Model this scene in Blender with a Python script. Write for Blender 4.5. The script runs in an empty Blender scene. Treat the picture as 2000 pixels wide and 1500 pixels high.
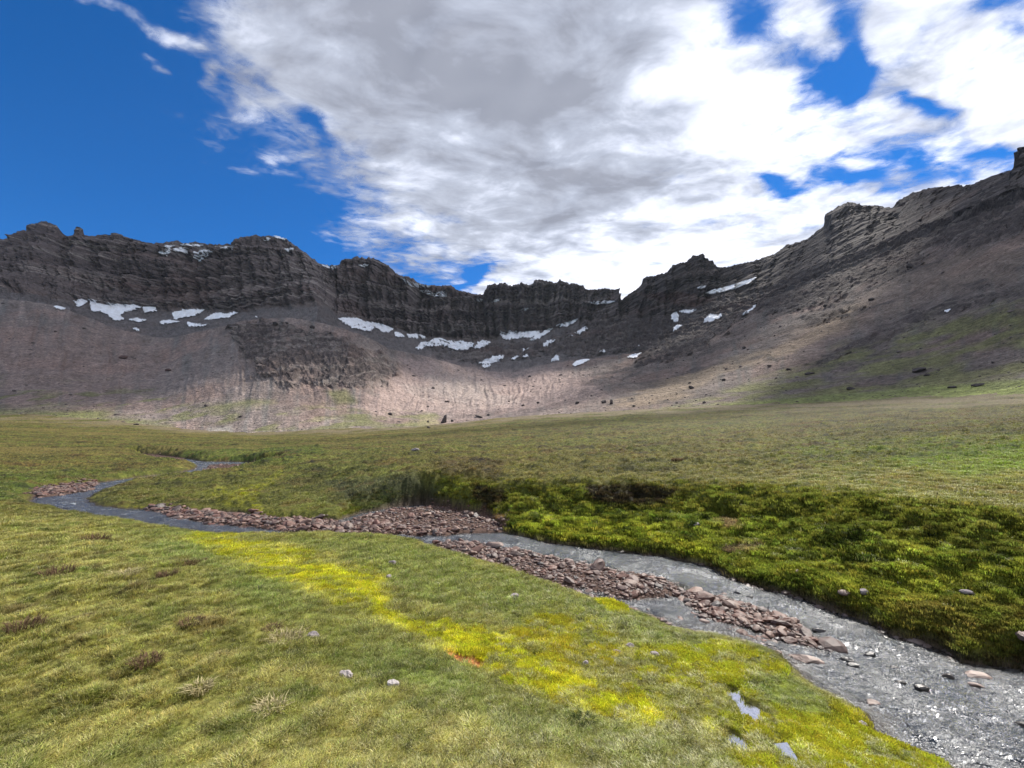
import bpy, math, random
import numpy as np
R = math.radians
random.seed(7); rng = np.random.default_rng(11)
sc = bpy.context.scene

# ------------------------------------------------------------------ camera, sky, sun, exposure
EYE = 2.3                                   # camera height above the stream (water level is z = 0)
PITCH = math.atan(110/840); F = 840.0
cam = bpy.data.cameras.new('camera'); cam.sensor_width = 36; cam.lens = 36*F/2000
cam.clip_start = 0.05; cam.clip_end = 30000
co_ = bpy.data.objects.new('camera', cam); sc.collection.objects.link(co_)
co_.location = (0, 0, EYE); co_.rotation_euler = (math.pi/2+PITCH, 0, 0); sc.camera = co_

SUN_AZ, SUN_EL = R(42), R(48)               # azimuth from +Y towards +X
w = bpy.data.worlds.new('World'); sc.world = w; w.use_nodes = True
nt = w.node_tree; nt.nodes.clear()
sky = nt.nodes.new('ShaderNodeTexSky'); sky.sky_type = 'NISHITA'; sky.sun_disc = False
sky.sun_elevation = SUN_EL; sky.sun_rotation = SUN_AZ; sky.altitude = 3500
sky.air_density = 1.0; sky.dust_density = 0.0; sky.ozone_density = 6.0
hs = nt.nodes.new('ShaderNodeHueSaturation'); hs.inputs['Saturation'].default_value = 1.24; hs.inputs['Value'].default_value = 0.93; hs.inputs['Hue'].default_value = 0.503
bg = nt.nodes.new('ShaderNodeBackground'); bg.inputs[1].default_value = 0.13
wo = nt.nodes.new('ShaderNodeOutputWorld')
nt.links.new(sky.outputs[0], hs.inputs['Color']); nt.links.new(hs.outputs[0], bg.inputs[0]); nt.links.new(bg.outputs[0], wo.inputs[0])
sl = bpy.data.lights.new('sun', 'SUN'); sl.energy = 5.0; sl.angle = R(0.5); sl.color = (1, .95, .87)
so = bpy.data.objects.new('sun', sl); sc.collection.objects.link(so)
so.rotation_euler = (math.pi/2-SUN_EL, 0, -SUN_AZ+math.pi)
L = np.array([math.cos(SUN_EL)*math.sin(SUN_AZ), math.cos(SUN_EL)*math.cos(SUN_AZ), math.sin(SUN_EL)])
from mathutils import Vector
so.rotation_euler = Vector(L).to_track_quat('Z', 'Y').to_euler()
sc.view_settings.view_transform = 'Standard'; sc.view_settings.look = 'None'
sc.view_settings.exposure = 0.55; sc.view_settings.gamma = 1
sc.cycles.max_bounces = 6; sc.cycles.diffuse_bounces = 2; sc.cycles.glossy_bounces = 2
sc.cycles.transparent_max_bounces = 8; sc.cycles.transmission_bounces = 2
sc.cycles.sample_clamp_indirect = 4; sc.cycles.caustics_reflective = False; sc.cycles.caustics_refractive = False

# ------------------------------------------------------------------ maths
CT, ST = math.cos(PITCH), math.sin(PITCH)
def sk(px, py):                              # pixel of the photograph -> (X/Y, Z/Y) of its ray
    u = (np.asarray(px, float)-1000)/F; v = (750-np.asarray(py, float))/F
    y = CT-v*ST
    return u/y, (ST+v*CT)/y
def proj(X, Y, Z):                           # camera-relative -> pixel
    d = np.maximum(Y*CT+Z*ST, 1e-3); up = -Y*ST+Z*CT
    return 1000+F*X/d, 750-F*up/d
def on_plane(px, py, z):
    s, k = sk(px, py); Y = z/k
    return s*Y, Y
def sstep(a, b, x):
    t = np.clip((x-a)/(b-a), 0, 1); return t*t*(3-2*t)
PERM = np.random.default_rng(3).permutation(256); PERM = np.concatenate([PERM, PERM])
GA = np.random.default_rng(4).uniform(0, 2*np.pi, 256); GXY = np.stack([np.cos(GA), np.sin(GA)], 1).astype(np.float32)
def perlin(x, y, seed=0):
    x = np.asarray(x, np.float32)+seed*17.3; y = np.asarray(y, np.float32)+seed*9.7
    xi = np.floor(x).astype(np.int32); yi = np.floor(y).astype(np.int32)
    xf = x-xi; yf = y-yi; xi &= 255; yi &= 255; x1 = (xi+1) & 255; y1 = (yi+1) & 255
    def g(a, b, dx, dy):
        h = PERM[PERM[a]+b]; return GXY[h, 0]*dx+GXY[h, 1]*dy
    u = xf*xf*xf*(xf*(xf*6-15)+10); v = yf*yf*yf*(yf*(yf*6-15)+10)
    a = g(xi, yi, xf, yf); b = g(x1, yi, xf-1, yf); c = g(xi, y1, xf, yf-1); d = g(x1, y1, xf-1, yf-1)
    return ((a+(b-a)*u)+((c+(d-c)*u)-(a+(b-a)*u))*v)*1.5
def fbm(x, y, oct=5, seed=0, gain=.5):
    r = 0; a = 1; n = 0
    for i in range(oct):
        r = r+a*perlin(x*2**i, y*2**i, seed+i); n += a; a *= gain
    return r/n
def ridged(x, y, oct=4, seed=0, gain=.5):    # 0..1, sharp crests near 1
    r = 0; a = 1; n = 0
    for i in range(oct):
        r = r+a*(1-np.abs(perlin(x*2**i, y*2**i, seed+i))*1.6); n += a; a *= gain
    return np.clip(r/n, 0, 1)
def sdf(X, Y, P):                            # signed distance to polygon, negative inside
    P = np.asarray(P, float); X = np.asarray(X, np.float32); Y = np.asarray(Y, np.float32)
    d = np.full(X.shape, 1e18, np.float32); ins = np.zeros(X.shape, bool)
    for i in range(len(P)):
        ax, ay = P[i-1]; bx, by = P[i]
        ex, ey = bx-ax, by-ay; wx, wy = X-ax, Y-ay
        t = np.clip((wx*ex+wy*ey)/(ex*ex+ey*ey+1e-12), 0, 1)
        d = np.minimum(d, (wx-ex*t)**2+(wy-ey*t)**2)
        if ay != by:
            ins ^= ((ay > Y) != (by > Y)) & (X < (bx-ax)*(Y-ay)/(by-ay)+ax)
    d = np.sqrt(d); return np.where(ins, -d, d)
def curve(pts, S):                           # [(px,py,Y)] -> Y(s), k(s)
    P = np.array(pts, float); s, k = sk(P[:, 0], P[:, 1]); o = np.argsort(s)
    return np.interp(S, s[o], P[o, 2]), np.interp(S, s[o], k[o])
def lerp(a, b, t): return a+(b-a)*t

# ------------------------------------------------------------------ mesh and material helpers
def mesh_grid(name, P, smooth=True):
    r, c = P.shape[:2]; me = bpy.data.meshes.new(name)
    co = P.reshape(-1, 3).astype(np.float32).copy(); co[:, 2] += EYE
    idx = np.arange(r*c).reshape(r, c)
    q = np.stack([idx[:-1, :-1], idx[:-1, 1:], idx[1:, 1:], idx[1:, :-1]], -1).reshape(-1, 4)
    return raw_mesh(me, co, q, smooth)
def raw_mesh(me, co, q, smooth=True):
    n = q.shape[1]
    me.vertices.add(len(co)); me.vertices.foreach_set('co', co.astype(np.float32).ravel())
    me.loops.add(q.size); me.loops.foreach_set('vertex_index', q.astype(np.int32).ravel())
    me.polygons.add(len(q)); me.polygons.foreach_set('loop_start', np.arange(0, q.size, n, dtype=np.int32))
    me.polygons.foreach_set('use_smooth', np.full(len(q), smooth))
    me.update(calc_edges=True); return me
def set_col(me, name, col):
    a = me.color_attributes.new(name, 'FLOAT_COLOR', 'POINT')
    c = np.ones((len(me.vertices), 4), np.float32); c[:, :3] = col.reshape(-1, 3); a.data.foreach_set('color', c.ravel())
def set_f(me, name, v):
    a = me.attributes.new(name, 'FLOAT', 'POINT'); a.data.foreach_set('value', np.asarray(v, np.float32).ravel())
def link(me, name, mat=None, loc=None):
    o = bpy.data.objects.new(name, me); sc.collection.objects.link(o)
    if mat: me.materials.clear() if False else (me.materials.append(mat) if not me.materials else None)
    if loc is not None: o.location = loc
    return o
def tag(o, label=None, cat=None, group=None, kind=None):
    if label: o['label'] = label
    if cat: o['category'] = cat
    if group: o['group'] = group
    if kind: o['kind'] = kind
    return o
class NT:
    def __init__(s, name):
        s.m = bpy.data.materials.new(name); s.m.use_nodes = True; s.t = s.m.node_tree; s.t.nodes.clear()
    def n(s, typ, ins=None, **kw):
        nd = s.t.nodes.new('ShaderNode'+typ)
        for k, v in kw.items(): setattr(nd, k, v)
        for k, v in (ins or {}).items():
            if hasattr(v, 'is_output'): s.t.links.new(v, nd.inputs[k])
            else: nd.inputs[k].default_value = v
        return nd
    def math(s, op, a, b=0.0, c=None):
        ins = {0: a, 1: b}
        if c is not None: ins[2] = c
        return s.n('Math', ins, operation=op).outputs[0]
    def noise(s, vec, scale, detail=4, rough=.5, dist=0.0):
        return s.n('TexNoise', {'Vector': vec, 'Scale': scale, 'Detail': detail, 'Roughness': rough, 'Distortion': dist}).outputs[0]
    def mixc(s, f, a, b, bt='MIX'):
        nd = s.n('Mix', None, data_type='RGBA', blend_type=bt)
        for k, v in ((0, f), (6, a), (7, b)):
            if hasattr(v, 'is_output'): s.t.links.new(v, nd.inputs[k])
            else: nd.inputs[k].default_value = v
        return nd.outputs[2]
    def rng(s, v, a, b, c, d, smooth=False):
        nd = s.n('MapRange', {0: v, 1: a, 2: b, 3: c, 4: d})
        if smooth: nd.interpolation_type = 'SMOOTHSTEP'
        return nd.outputs[0]
    def out(s, sh, disp=None):
        o = s.n('OutputMaterial', {0: sh}); return s.m
def attr(N, name, typ='GEOMETRY'):
    return N.n('Attribute', attribute_name=name, attribute_type=typ)

def terrain_mat(name, scales, bumps, rough=.95, var=.35):
    N = NT(name); g = N.n('NewGeometry').outputs['Position']; c = attr(N, 'col').outputs['Color']
    f = None; h = None
    for i, (sca, amp) in enumerate(scales):
        nz = N.noise(g, sca, 5, .6)
        v = N.rng(nz, .3, .7, 1-var*amp, 1+var*amp)
        f = v if f is None else N.math('MULTIPLY', f, v)
    cc = N.n('VectorMath', {0: c, 3: f}, operation='SCALE').outputs[0]
    nrm = None
    for sca, dist in bumps:
        nz = N.noise(g, sca, 4, .6)
        ins = {'Height': nz, 'Distance': dist, 'Strength': 1.0}
        if nrm is not None: ins['Normal'] = nrm
        nrm = N.n('Bump', ins).outputs[0]
    ins = {'Base Color': cc, 'Roughness': rough, 'Specular IOR Level': .15}
    if nrm is not None: ins['Normal'] = nrm
    return N.out(N.n('BsdfPrincipled', ins).outputs[0])

# ================================================================== MOUNTAINS
# control lines traced from the valley: (px, py, distance)
EDGE = [(-900,770,300),(-300,792,270),(0,805,255),(150,812,250),(300,828,240),(430,842,225),(560,842,215),(700,838,205),(800,836,200),
        (900,826,195),(1000,815,190),(1150,806,182),(1300,797,172),(1450,790,160),(1650,780,140),(1800,772,125),(2000,762,105),(2300,745,85),(3000,700,60)]
LB = [(-900,560,380),(-300,575,430),(0,583,470),(60,588,480),(120,600,490),(170,620,490),(220,640,480),(280,654,470),(330,660,465),(370,652,460),(420,640,455),(470,628,450),(520,622,445),(560,620,440),
      (600,626,440),(640,634,440),(680,645,440),(720,660,450),(760,682,470),(800,690,500),(850,700,530),(900,713,560),(950,725,580),(1000,728,590),(1050,716,600),(1100,706,610),(1150,702,620),(1180,698,620),
      (1240,690,600),(1300,672,585),(1350,655,575),(1420,622,560),(1480,592,540),(1540,570,520),(1600,548,500),(1680,516,450),(1750,486,420),(1830,452,370),(1900,425,330),(2000,392,280),(2400,300,190),(3000,250,140)]
LC = [(-900,520,450),(-300,545,520),(0,560,580),(60,572,600),(120,585,640),(200,596,700),(280,602,740),(400,603,760),(470,606,740),(560,598,700),(620,590,690),(660,612,820),(700,622,880),(760,640,930),(830,655,960),(900,664,980),
      (960,662,1000),(1000,652,1010),(1060,650,1000),(1110,632,980),(1150,625,950),(1200,622,900),(1250,622,850),(1300,618,800),(1340,600,780),(1400,582,760),(1450,575,730),(1480,570,700),(1540,545,640),(1600,520,580),(1680,490,510),(1750,460,470),(1830,430,410),(1900,400,360),(2000,360,300),(2400,270,205),(3000,220,150)]
LD = [(-900,430,520),(-300,480,620),(-60,470,680),(0,468,700),(30,463,710),(34,452,710),(50,450,712),(55,441,715),(70,436,715),(100,437,720),(115,443,720),(124,452,722),(128,460,722),(150,458,725),(153,450,725),(157,446,725),(163,447,725),(166,458,725),(180,464,730),
      (200,461,740),(225,457,745),(250,462,750),(275,471,760),(290,475,770),(330,474,800),(400,477,830),(455,479,840),(458,470,840),(480,466,845),(500,462,850),(530,461,855),(556,466,860),(575,478,865),(600,496,870),(625,516,880),(650,523,900),
      (665,521,900),(680,509,905),(705,504,910),(722,503,910),(740,512,915),(760,520,930),(775,534,945),(800,545,970),(820,553,1000),(845,560,1030),(880,561,1040),(900,570,1060),(930,577,1080),(945,578,1080),(952,561,1050),(975,557,1050),(985,555,1050),(1000,561,1050),
      (1020,558,1050),(1040,557,1045),(1043,550,1040),(1060,547,1040),(1075,551,1040),(1088,552,1040),(1092,546,1040),(1097,552,1040),(1130,553,1035),(1145,562,1030),(1180,566,1020),(1205,568,1010),(1211,576,1000),(1214,583,990),(1222,578,960),(1240,565,930),(1252,558,920),(1256,543,915),
      (1275,540,905),(1300,534,900),(1312,520,895),(1340,512,890),(1352,500,885),(1372,496,880),(1385,508,870),(1395,519,865),(1410,520,860),(1420,522,855),(1435,516,850),(1480,508,830),(1510,497,800),(1530,482,780),(1560,474,755),(1575,466,740),
      (1600,448,715),(1608,440,710),(1610,420,705),(1630,408,700),(1650,397,690),(1665,391,685),(1690,400,670),(1720,402,650),(1732,408,640),(1738,410,635),(1744,397,630),(1775,381,600),(1810,370,570),(1850,372,540),(1890,364,510),(1920,350,480),(1950,341,455),
      (1975,333,435),(1986,320,430),(1980,296,430),(1990,288,425),(2020,282,420),(2100,250,380),(2400,180,280),(3000,120,200)]
# the valley floor is authored as a smooth field of ray slopes k(s, ln Y)
def kpt(px, py, z=None, Y=None):
    s, k = sk(px, py)
    if Y is None: Y = z/k
    return [float(s), math.log(Y)*.7, float(k)]
LOW = [(0,1490,-1.60),(300,1490,-1.6),(700,1490,-1.62),(1000,1490,-1.70),(1300,1490,-1.88),(1600,1490,-2.05),(-500,1400,-1.5),(2300,1490,-2.05),
       (0,1250,-1.6),(300,1250,-1.64),(600,1250,-1.72),(800,1250,-1.86),(1000,1250,-1.98),(1300,1300,-2.06),(1500,1300,-2.1),
       (0,1100,-1.68),(300,1100,-1.78),(500,1100,-1.93),(700,1100,-2.02),(900,1100,-2.1),
       (0,1020,-1.98),(200,1022,-2.17),(400,1048,-2.2),(100,1002,-2.2),(-400,1000,-1.8),
       (300,960,-2.13),(500,960,-2.06),(500,1000,-2.16),(620,1010,-2.12),(0,960,-2.1),(0,920,-2.02),(200,925,-2.08),(-400,930,-1.9),
       (1000,1030,-2.15),(1200,1062,-2.16),(1500,1135,-2.16),(1200,1000,-1.8),(1400,1020,-1.8),(1500,1000,-1.6),(1700,1100,-1.78),(1700,1190,-2.1),
       (2000,1275,-2.1),(2000,1190,-1.85),(2000,1100,-1.5),(1700,1040,-1.5),(900,1010,-2.1),(2300,1310,-2.1),(2300,1120,-1.5),(830,1000,-2.08),(1050,1000,-1.92)]
LOWY = [(300,905,38),(0,885,58),(200,872,80),(400,882,58),(600,884,50),(0,842,150),(400,852,150),(700,846,150),(600,915,27),(560,905,32),(-600,850,120)]
UP = [(700,915,22),(830,930,15.6),(960,942,14.6),(1050,943,13.8),(1300,943,12.7),(1500,948,11.4),(1750,974,8.8),(2000,1008,7.4),(2300,1048,6.3),
      (600,900,30),(830,880,40),(1000,880,31),(1300,880,25),(1600,880,20),(2000,880,14),(2300,880,10.5),(1000,842,80),(1300,832,70),(1600,822,58),(2000,812,42),(2300,800,32)]
edg = [(p[0], p[1], p[2]) for p in EDGE[1:-1]]
lowc = [kpt(a, b, z=c) for a, b, c in LOW]+[kpt(a, b, Y=c) for a, b, c in LOWY]+[kpt(a, b, Y=c) for a, b, c in edg if a < 750]
upc = [kpt(a, b, Y=c) for a, b, c in UP]+[kpt(a, b, Y=c) for a, b, c in edg]+[kpt(a, b, Y=c) for a, b, c in LOWY if a < 500]+[kpt(a, b, z=c) for a, b, c in LOW if a < 700 and b < 1020]
def tps(P, lam=1e-4):
    P = np.array(P); n = len(P); d = np.hypot(P[:, None, 0]-P[None, :, 0], P[:, None, 1]-P[None, :, 1])
    K = d*d*np.log(d+1e-9)+np.eye(n)*lam; Q = np.c_[np.ones(n), P[:, :2]]
    A = np.zeros((n+3, n+3)); A[:n, :n] = K; A[:n, n:] = Q; A[n:, :n] = Q.T
    wts = np.linalg.solve(A, np.r_[P[:, 2], 0, 0, 0])
    def f(S, T):
        r = wts[n]+wts[n+1]*S+wts[n+2]*T
        for i in range(n):
            dd = np.hypot(S-P[i, 0], T-P[i, 1]); r = r+wts[i]*dd*dd*np.log(dd+1e-9)
        return r
    return f
f_low, f_up = tps(lowc), tps(upc)

# ---------- mountain mesh, rows follow the slope upwards
S1 = np.concatenate([np.linspace(-2.6, -1.36, 90, endpoint=False), np.linspace(-1.36, 1.36, 1500), np.linspace(1.36, 2.4, 91)[1:]])
C = len(S1); yE, kE = curve(EDGE, S1)
yB, kB = curve(LB, S1); yC, kC = curve(LC, S1); yD, kD = curve(LD, S1)
wob = fbm(S1*9, S1*0, 4, 31); kB = kB+wob*.004; kC = kC+fbm(S1*14, S1*0, 4, 41)*.006
yA, zA = yE-14, kE*yE-2.2
rows = []; tpar = []
zB, zC, zD = kB*yB, kC*yC, kD*yD
def seg(y0, z0, y1, z1, n, p, end=False, code=0, prof=None):
    for i in range(n+(1 if end else 0)):
        t = i/n; tz = prof(t) if prof else t**p
        rows.append((lerp(y0, y1, t), lerp(z0, z1, tz))); tpar.append(code+t)
seg(yA-40, zA-9, yA, zA, 5, 1, code=-1)
# the foot of the slopes is gentler on the flat middle of the valley
flat = np.interp(S1, sk(np.array([400., 700, 860, 1000, 1150]), np.full(5, 800.))[0], [0, .6, .9, .6, 0])
n1 = 330
for i in range(n1):
    t = i/n1; tz = lerp(t**1.22, t**1.9, flat); rows.append((lerp(yA, yB, t), lerp(zA, zB, tz))); tpar.append(t)
dip = np.interp(S1, sk(np.array([-300., 60, 200, 600, 700, 800, 1240, 1320, 1500]), np.full(9, 690.))[0], [0, 0, 1, 1, .6, 1, 1, 0, 0])
yb2 = yB+18; zb2 = zB-5*dip+1.5*(1-dip)
seg(yB, zB, yb2, zb2, 6, 1, code=1)
for i in range(150):
    t = i/150; a = .5-.5*math.cos(math.pi*t); rows.append((lerp(yb2, yC, t), lerp(zb2, zC, lerp(t, t**1.4, .6)))); tpar.append(2+t)
n3 = 340
for i in range(n3):
    t = i/n3; rows.append((lerp(yC, yD, t), lerp(zC, zD, t))); tpar.append(3+t)
for i in range(13):
    t = i/12; rows.append((yD+t*60, zD-25*t*t)); tpar.append(4+t)
for i in range(1, 6):
    rows.append((yD+60+i*60, zD-25-i*45)); tpar.append(5+i/6)
MY = np.array([r[0] for r in rows]); MZ = np.array([r[1] for r in rows]); T = np.array(tpar)[:, None]*np.ones((1, C))
MX = S1[None, :]*MY
# arc coordinate along the ring of cliffs
yref = yD; arc = np.cumsum(np.hypot(np.gradient(S1*yref), np.gradient(yref)*.6)); arc -= arc[C//2]
A_ = arc[None, :]*np.ones_like(MY)
PX0, PY0 = proj(MX, MY, MZ)
cliff = sstep(2.92, 3.06, T)*(1-sstep(4.0, 4.15, T))
shoulder = sstep(2.0, 2.2, T)*(1-sstep(2.9, 3.02, T))
scree = (1-sstep(.97, 1.0, T))
# outcrops of rock on the slopes, and rocky ground: image outlines
OUT = [
 [(455,640),(520,628),(600,640),(680,665),(760,700),(790,720),(760,745),(700,760),(640,750),(600,730),(560,735),(520,720),(480,690)],
 [(505,718),(540,712),(575,735),(545,745),(500,730)],[(525,735),(590,745),(560,752)],
 [(1485,560),(1560,520),(1640,500),(1700,500),(1690,540),(1600,575),(1540,600),(1490,610)],
 [(1540,600),(1580,570),(1620,568),(1600,590),(1570,600)],
 [(1690,560),(1740,520),(1780,500),(1810,480),(1790,520),(1730,548)],
 [(1770,440),(1800,405),(1850,395),(1880,425),(1840,445),(1800,450)],
 [(1855,470),(1900,440),(2000,400),(2100,360),(2060,430),(1960,455),(1870,490)],
 [(1560,720),(1600,690),(1700,650),(1800,620),(1850,605),(1800,640),(1720,670),(1650,690),(1640,710)],
 [(1480,700),(1500,690),(1520,700),(1500,712)],[(1700,640),(1790,600),(1900,585),(2000,560),(2000,572),(1850,610)],
 [(1180,620),(1240,605),(1290,605),(1320,620),(1315,650),(1260,672),(1180,690),(1060,690),(990,700),(900,690),(860,672),(960,668),(1060,668),(1120,640)],
 [(1310,630),(1400,600),(1480,590),(1400,650),(1330,660),(1250,690),(1200,680)],
 [(830,668),(900,680),(960,690),(1000,700),(930,705),(860,690)],
 [(1480,580),(1560,500),(1640,470),(1750,440),(1860,400),(2000,330),(2150,290),(2150,370),(1990,405),(1870,465),(1780,500),(1700,545),(1600,600),(1490,620)],
 [(1560,625),(1620,600),(1680,590),(1640,620),(1580,640)],[(1250,690),(1330,655),(1400,650),(1380,680),(1300,705),(1240,712)],
 [(1555,595),(1580,580),(1600,590),(1560,610)],[(1340,585),(1400,575),(1470,560),(1480,575),(1470,600),(1400,612),(1350,600)],
]
om = np.zeros_like(MY)
jx = fbm(A_/25, MZ/12, 4, 61)*34; jy = fbm(A_/25, MZ/12, 4, 71)*20
for P in OUT:
    d = sdf(PX0+jx, PY0+jy, P); om = np.maximum(om, sstep(5, -6, d)*((T > 0) & (T < 3.2)))
rock = np.clip(cliff+om*.95, 0, 1)
# strata with a gentle dip, ribs and gullies
tilt = np.interp(A_, [arc[0], 0, arc[-1]], [.10*abs(arc[0]), 0, -.02*arc[-1]])
wz = MZ+tilt+7*fbm(A_/140, MZ/90, 3, 5)+1.8*fbm(A_/22, MZ/14, 3, 9)
wz = wz+11*fbm(wz/31, wz*0+3.3, 3, 11)+6*fbm(A_/60, MZ/40, 3, 12)
def saw(x, k=.75):
    f = x-np.floor(x); return np.where(f < k, f/k*.25, .25+(f-k)/(1-k)*.75)+np.floor(x)
def terr(z, h): return (saw(z/h)-z/h)*h
ribs = ridged(A_/95, MZ/420, 4, 21)-.55
ribs2 = ridged(A_/26, MZ/120, 4, 27)-.55
cracks = np.maximum(0, ridged(A_/13+fbm(A_/20, MZ/20, 2, 3)*.4, MZ/90, 2, 33)-.75)
vs_ = .5+.9*sstep(-.3, .4, fbm(A_/130, MZ/60, 3, 13))
setb = (terr(wz, 37)*1.2+terr(wz+5, 11)*1.0*vs_+terr(wz*1.0, 4.3)*.7*vs_)
amp = np.clip((yC[None, :]*.001), .45, 1.1)
tc = np.clip(T-3, 0, 1)
back = setb*.75-ribs*78*(.35+.65*tc)-ribs2*42+cracks*60+fbm(A_/9, MZ/6, 4, 77)*9+fbm(A_/3.5, MZ/2.2, 3, 78)*1.8
edge_fade = 1-sstep(3.9, 4.0, T)*.6
MY2 = MY+back*amp*cliff*edge_fade
o_back = terr(wz, 11)*1.2-ribs2*12+fbm(A_/8, MZ/5, 4, 85)*7
sc_o = np.clip(MY/900, .15, 1)
MY2 = MY2+(o_back*sc_o-7*sc_o)*om*(1-cliff)
# slope micro relief: rills and rubble
u_ = MX/22+fbm(MX/60, MY/60, 3, 15)*1.0
along = np.where(T < 1, T, 0)
rill = ridged(A_/24+fbm(A_/60, T*3, 3, 91)*1.1, T*1.3, 4, 92)
rsd = sstep(0, .35, MX/MY)
dz = -lerp((1-rill)*3.4, (1-ridged(A_/120, T*11+fbm(A_/60, T*3, 3, 9), 4, 94))*4.0, rsd)*np.clip(MY/450, .15, 1)*sstep(.12, .5, T)*scree*(1-om)
dz += fbm(MX/9, MY/9, 5, 95)*1.0*np.clip(MY/350, .25, 1.3)+fbm(MX/45, MY/45, 3, 96)*4*sstep(.06, .3, T)*scree
dz += fbm(MX/2.2, MY/2.2, 3, 97)*.28*np.clip(1.5-MY/500, 0, 1)
dz += om*(1-cliff)*fbm(A_/12, MZ/4, 4, 99)*8*sc_o
# steps of rock in the basin below the back wall
mid = sstep(2.1, 2.3, T)*(1-sstep(2.95, 3.02, T))
dz += mid*terr(wz+3, 13)*.9+mid*fbm(A_/14, MY/30, 4, 101)*5
dz *= 1-sstep(3.0, 3.08, T)*.85
crag = (sstep(3.9, 4.0, T)*(1-sstep(4.05, 5, T)))
dz += crag*(np.abs(fbm(A_/7, A_*0, 4, 111))*7-1.5)*np.clip(MY/900, .4, 1.1)
# moraine flutes in the middle of the cirque
mx_, my_ = PX0, PY0
MX2 = MX*(1+0*MY); MZ2 = MZ+dz
MX2 = MX+fbm(A_/16, MZ/11, 3, 121)*3.0*cliff
MP = np.stack([MX2, MY2, MZ2], -1)
MPX, MPY = proj(MX2, MY2, MZ2)
# ---------- rock and scree colours (albedo)
def col(c): return np.array(c, np.float32)
def mixc(base, c, m): return base+(col(c)-base)*m[..., None]
n_a = fbm(MX/70, MY/70, 4, 131); n_b = fbm(MX/14, MY/14, 4, 132); n_c = fbm(MX/4, MY/4, 3, 133)
RC = np.ones(MY.shape+(3,), np.float32)*col((.225, .182, .160))
RC = mixc(RC, (.28, .195, .16), sstep(-.15, .35, n_a)*.7)
RC = mixc(RC, (.175, .160, .145), sstep(.0, .5, fbm(A_/18, T*2.2, 4, 134))*.8)
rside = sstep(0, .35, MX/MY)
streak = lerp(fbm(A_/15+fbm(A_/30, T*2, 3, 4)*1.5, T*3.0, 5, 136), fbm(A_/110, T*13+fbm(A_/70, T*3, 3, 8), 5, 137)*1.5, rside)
RC = RC*(1+.42*streak[..., None]+.5*(1-sstep(.0, .25, 1-ridged(A_/34+fbm(A_/50, T*3, 3, 6)*1.2, T*1.1, 3, 93)))[..., None]*-.35*(1-rside[..., None]))
# strata of the cliffs
st = wz/26.0
band = fbm(st*3.1, A_/900, 5, 141, .62); band2 = perlin(wz/2.6, A_/180, 143); band3 = perlin(wz/7.5, A_/260, 144)
K = np.ones(MY.shape+(3,), np.float32)*col((.115, .092, .085))
K = mixc(K, (.17, .14, .125), sstep(.05, .45, band)*.9)
K = mixc(K, (.07, .058, .058), sstep(.02, .4, -band)*.8)
K = mixc(K, (.24, .205, .18), sstep(.22, .5, band2+.5*band3)*.85)
K = mixc(K, (.055, .047, .048), sstep(.2, .6, fbm(A_/16, MZ/60, 4, 145))*.6)
K = mixc(K, (.15, .095, .08), sstep(.1, .5, fbm(A_/160, MZ/50, 3, 146))*.45)
K = K*(1+.5*fbm(A_/4, MZ/2.5, 3, 147)+.35*fbm(A_/30, MZ/22, 4, 148))[..., None]*1.22
RC = mixc(RC, (.135, .122, .118), mid*.85)
rk = np.clip(rock-(1-cliff)*sstep(.12, .4, fbm(A_/14+MZ/20, MZ/9, 4, 149))*.8*rock, 0, 1)
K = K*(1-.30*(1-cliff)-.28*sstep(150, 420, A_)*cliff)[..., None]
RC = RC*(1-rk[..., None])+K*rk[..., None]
# tracts of coloured ground and painted-in sunlight, outlined over the slopes
def zone(poly, soft, jit, PXa, PYa, nx, ny): return sstep(soft, -soft, sdf(PXa+nx*jit, PYa+ny*jit, poly))
nx1 = fbm(MX/30, MY/30, 4, 151); ny1 = fbm(MX/30, MY/30, 4, 152)
def mz(poly, soft=8, jit=30): return zone(poly, soft, jit, MPX, MPY, nx1, ny1*.5)*(1-rock*.7)
RC = mixc(RC, (.27, .185, .15), mz([(0,640),(250,650),(330,700),(250,780),(0,790),(-400,800),(-400,650)], 40, 60)*.45)
RC = mixc(RC, (.22, .10, .075), mz([(1240,573),(1330,570),(1400,585),(1360,600),(1290,590)], 4, 10)*.9)
RC = mixc(RC, (.36, .27, .235), mz([(790,700),(860,705),(1000,735),(1090,715),(1150,740),(1190,770),(1060,800),(900,815),(740,812),(700,790),(760,740)], 14, 40)*.85)
RC = mixc(RC, (.30, .28, .25), mz([(860,720),(960,745),(1000,790),(880,790),(800,770)], 20, 50)*.35)
RC = mixc(RC, (.40, .30, .19), mz([(1180,800),(1300,745),(1500,680),(1640,610),(1700,590),(1660,630),(1540,690),(1420,730),(1300,790)], 10, 40)*.55)  # sunlit strip across the right slope, painted as paler ground
RC = mixc(RC, (.38, .28, .20), mz([(1560,640),(1700,560),(1850,500),(2000,470),(2000,540),(1800,590),(1640,660)], 20, 60)*.35)  # soft sun on the upper right slope put into the colour
RC = mixc(RC, (.30, .24, .20), mz([(1232,570),(1260,573),(1290,590),(1320,603),(1300,608),(1270,592)], 3, 8)*.7)
gz = fbm(MX/18, MY/18, 5, 161)
green = mz([(0,795),(150,800),(250,815),(330,835),(0,850),(-500,850),(-500,780)], 14, 40)*1.0
green = np.maximum(green, mz([(370,800),(480,780),(540,785),(440,805)], 8, 20)*.7)
green = np.maximum(green, mz([(640,768),(680,765),(695,785),(660,792)], 8, 16)*.75)
green = np.maximum(green, mz([(-300,740),(200,760),(420,790),(640,800),(760,812),(760,845),(400,850),(-300,840)], 20, 70)*sstep(.02, .35, gz)*.75)
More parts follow.
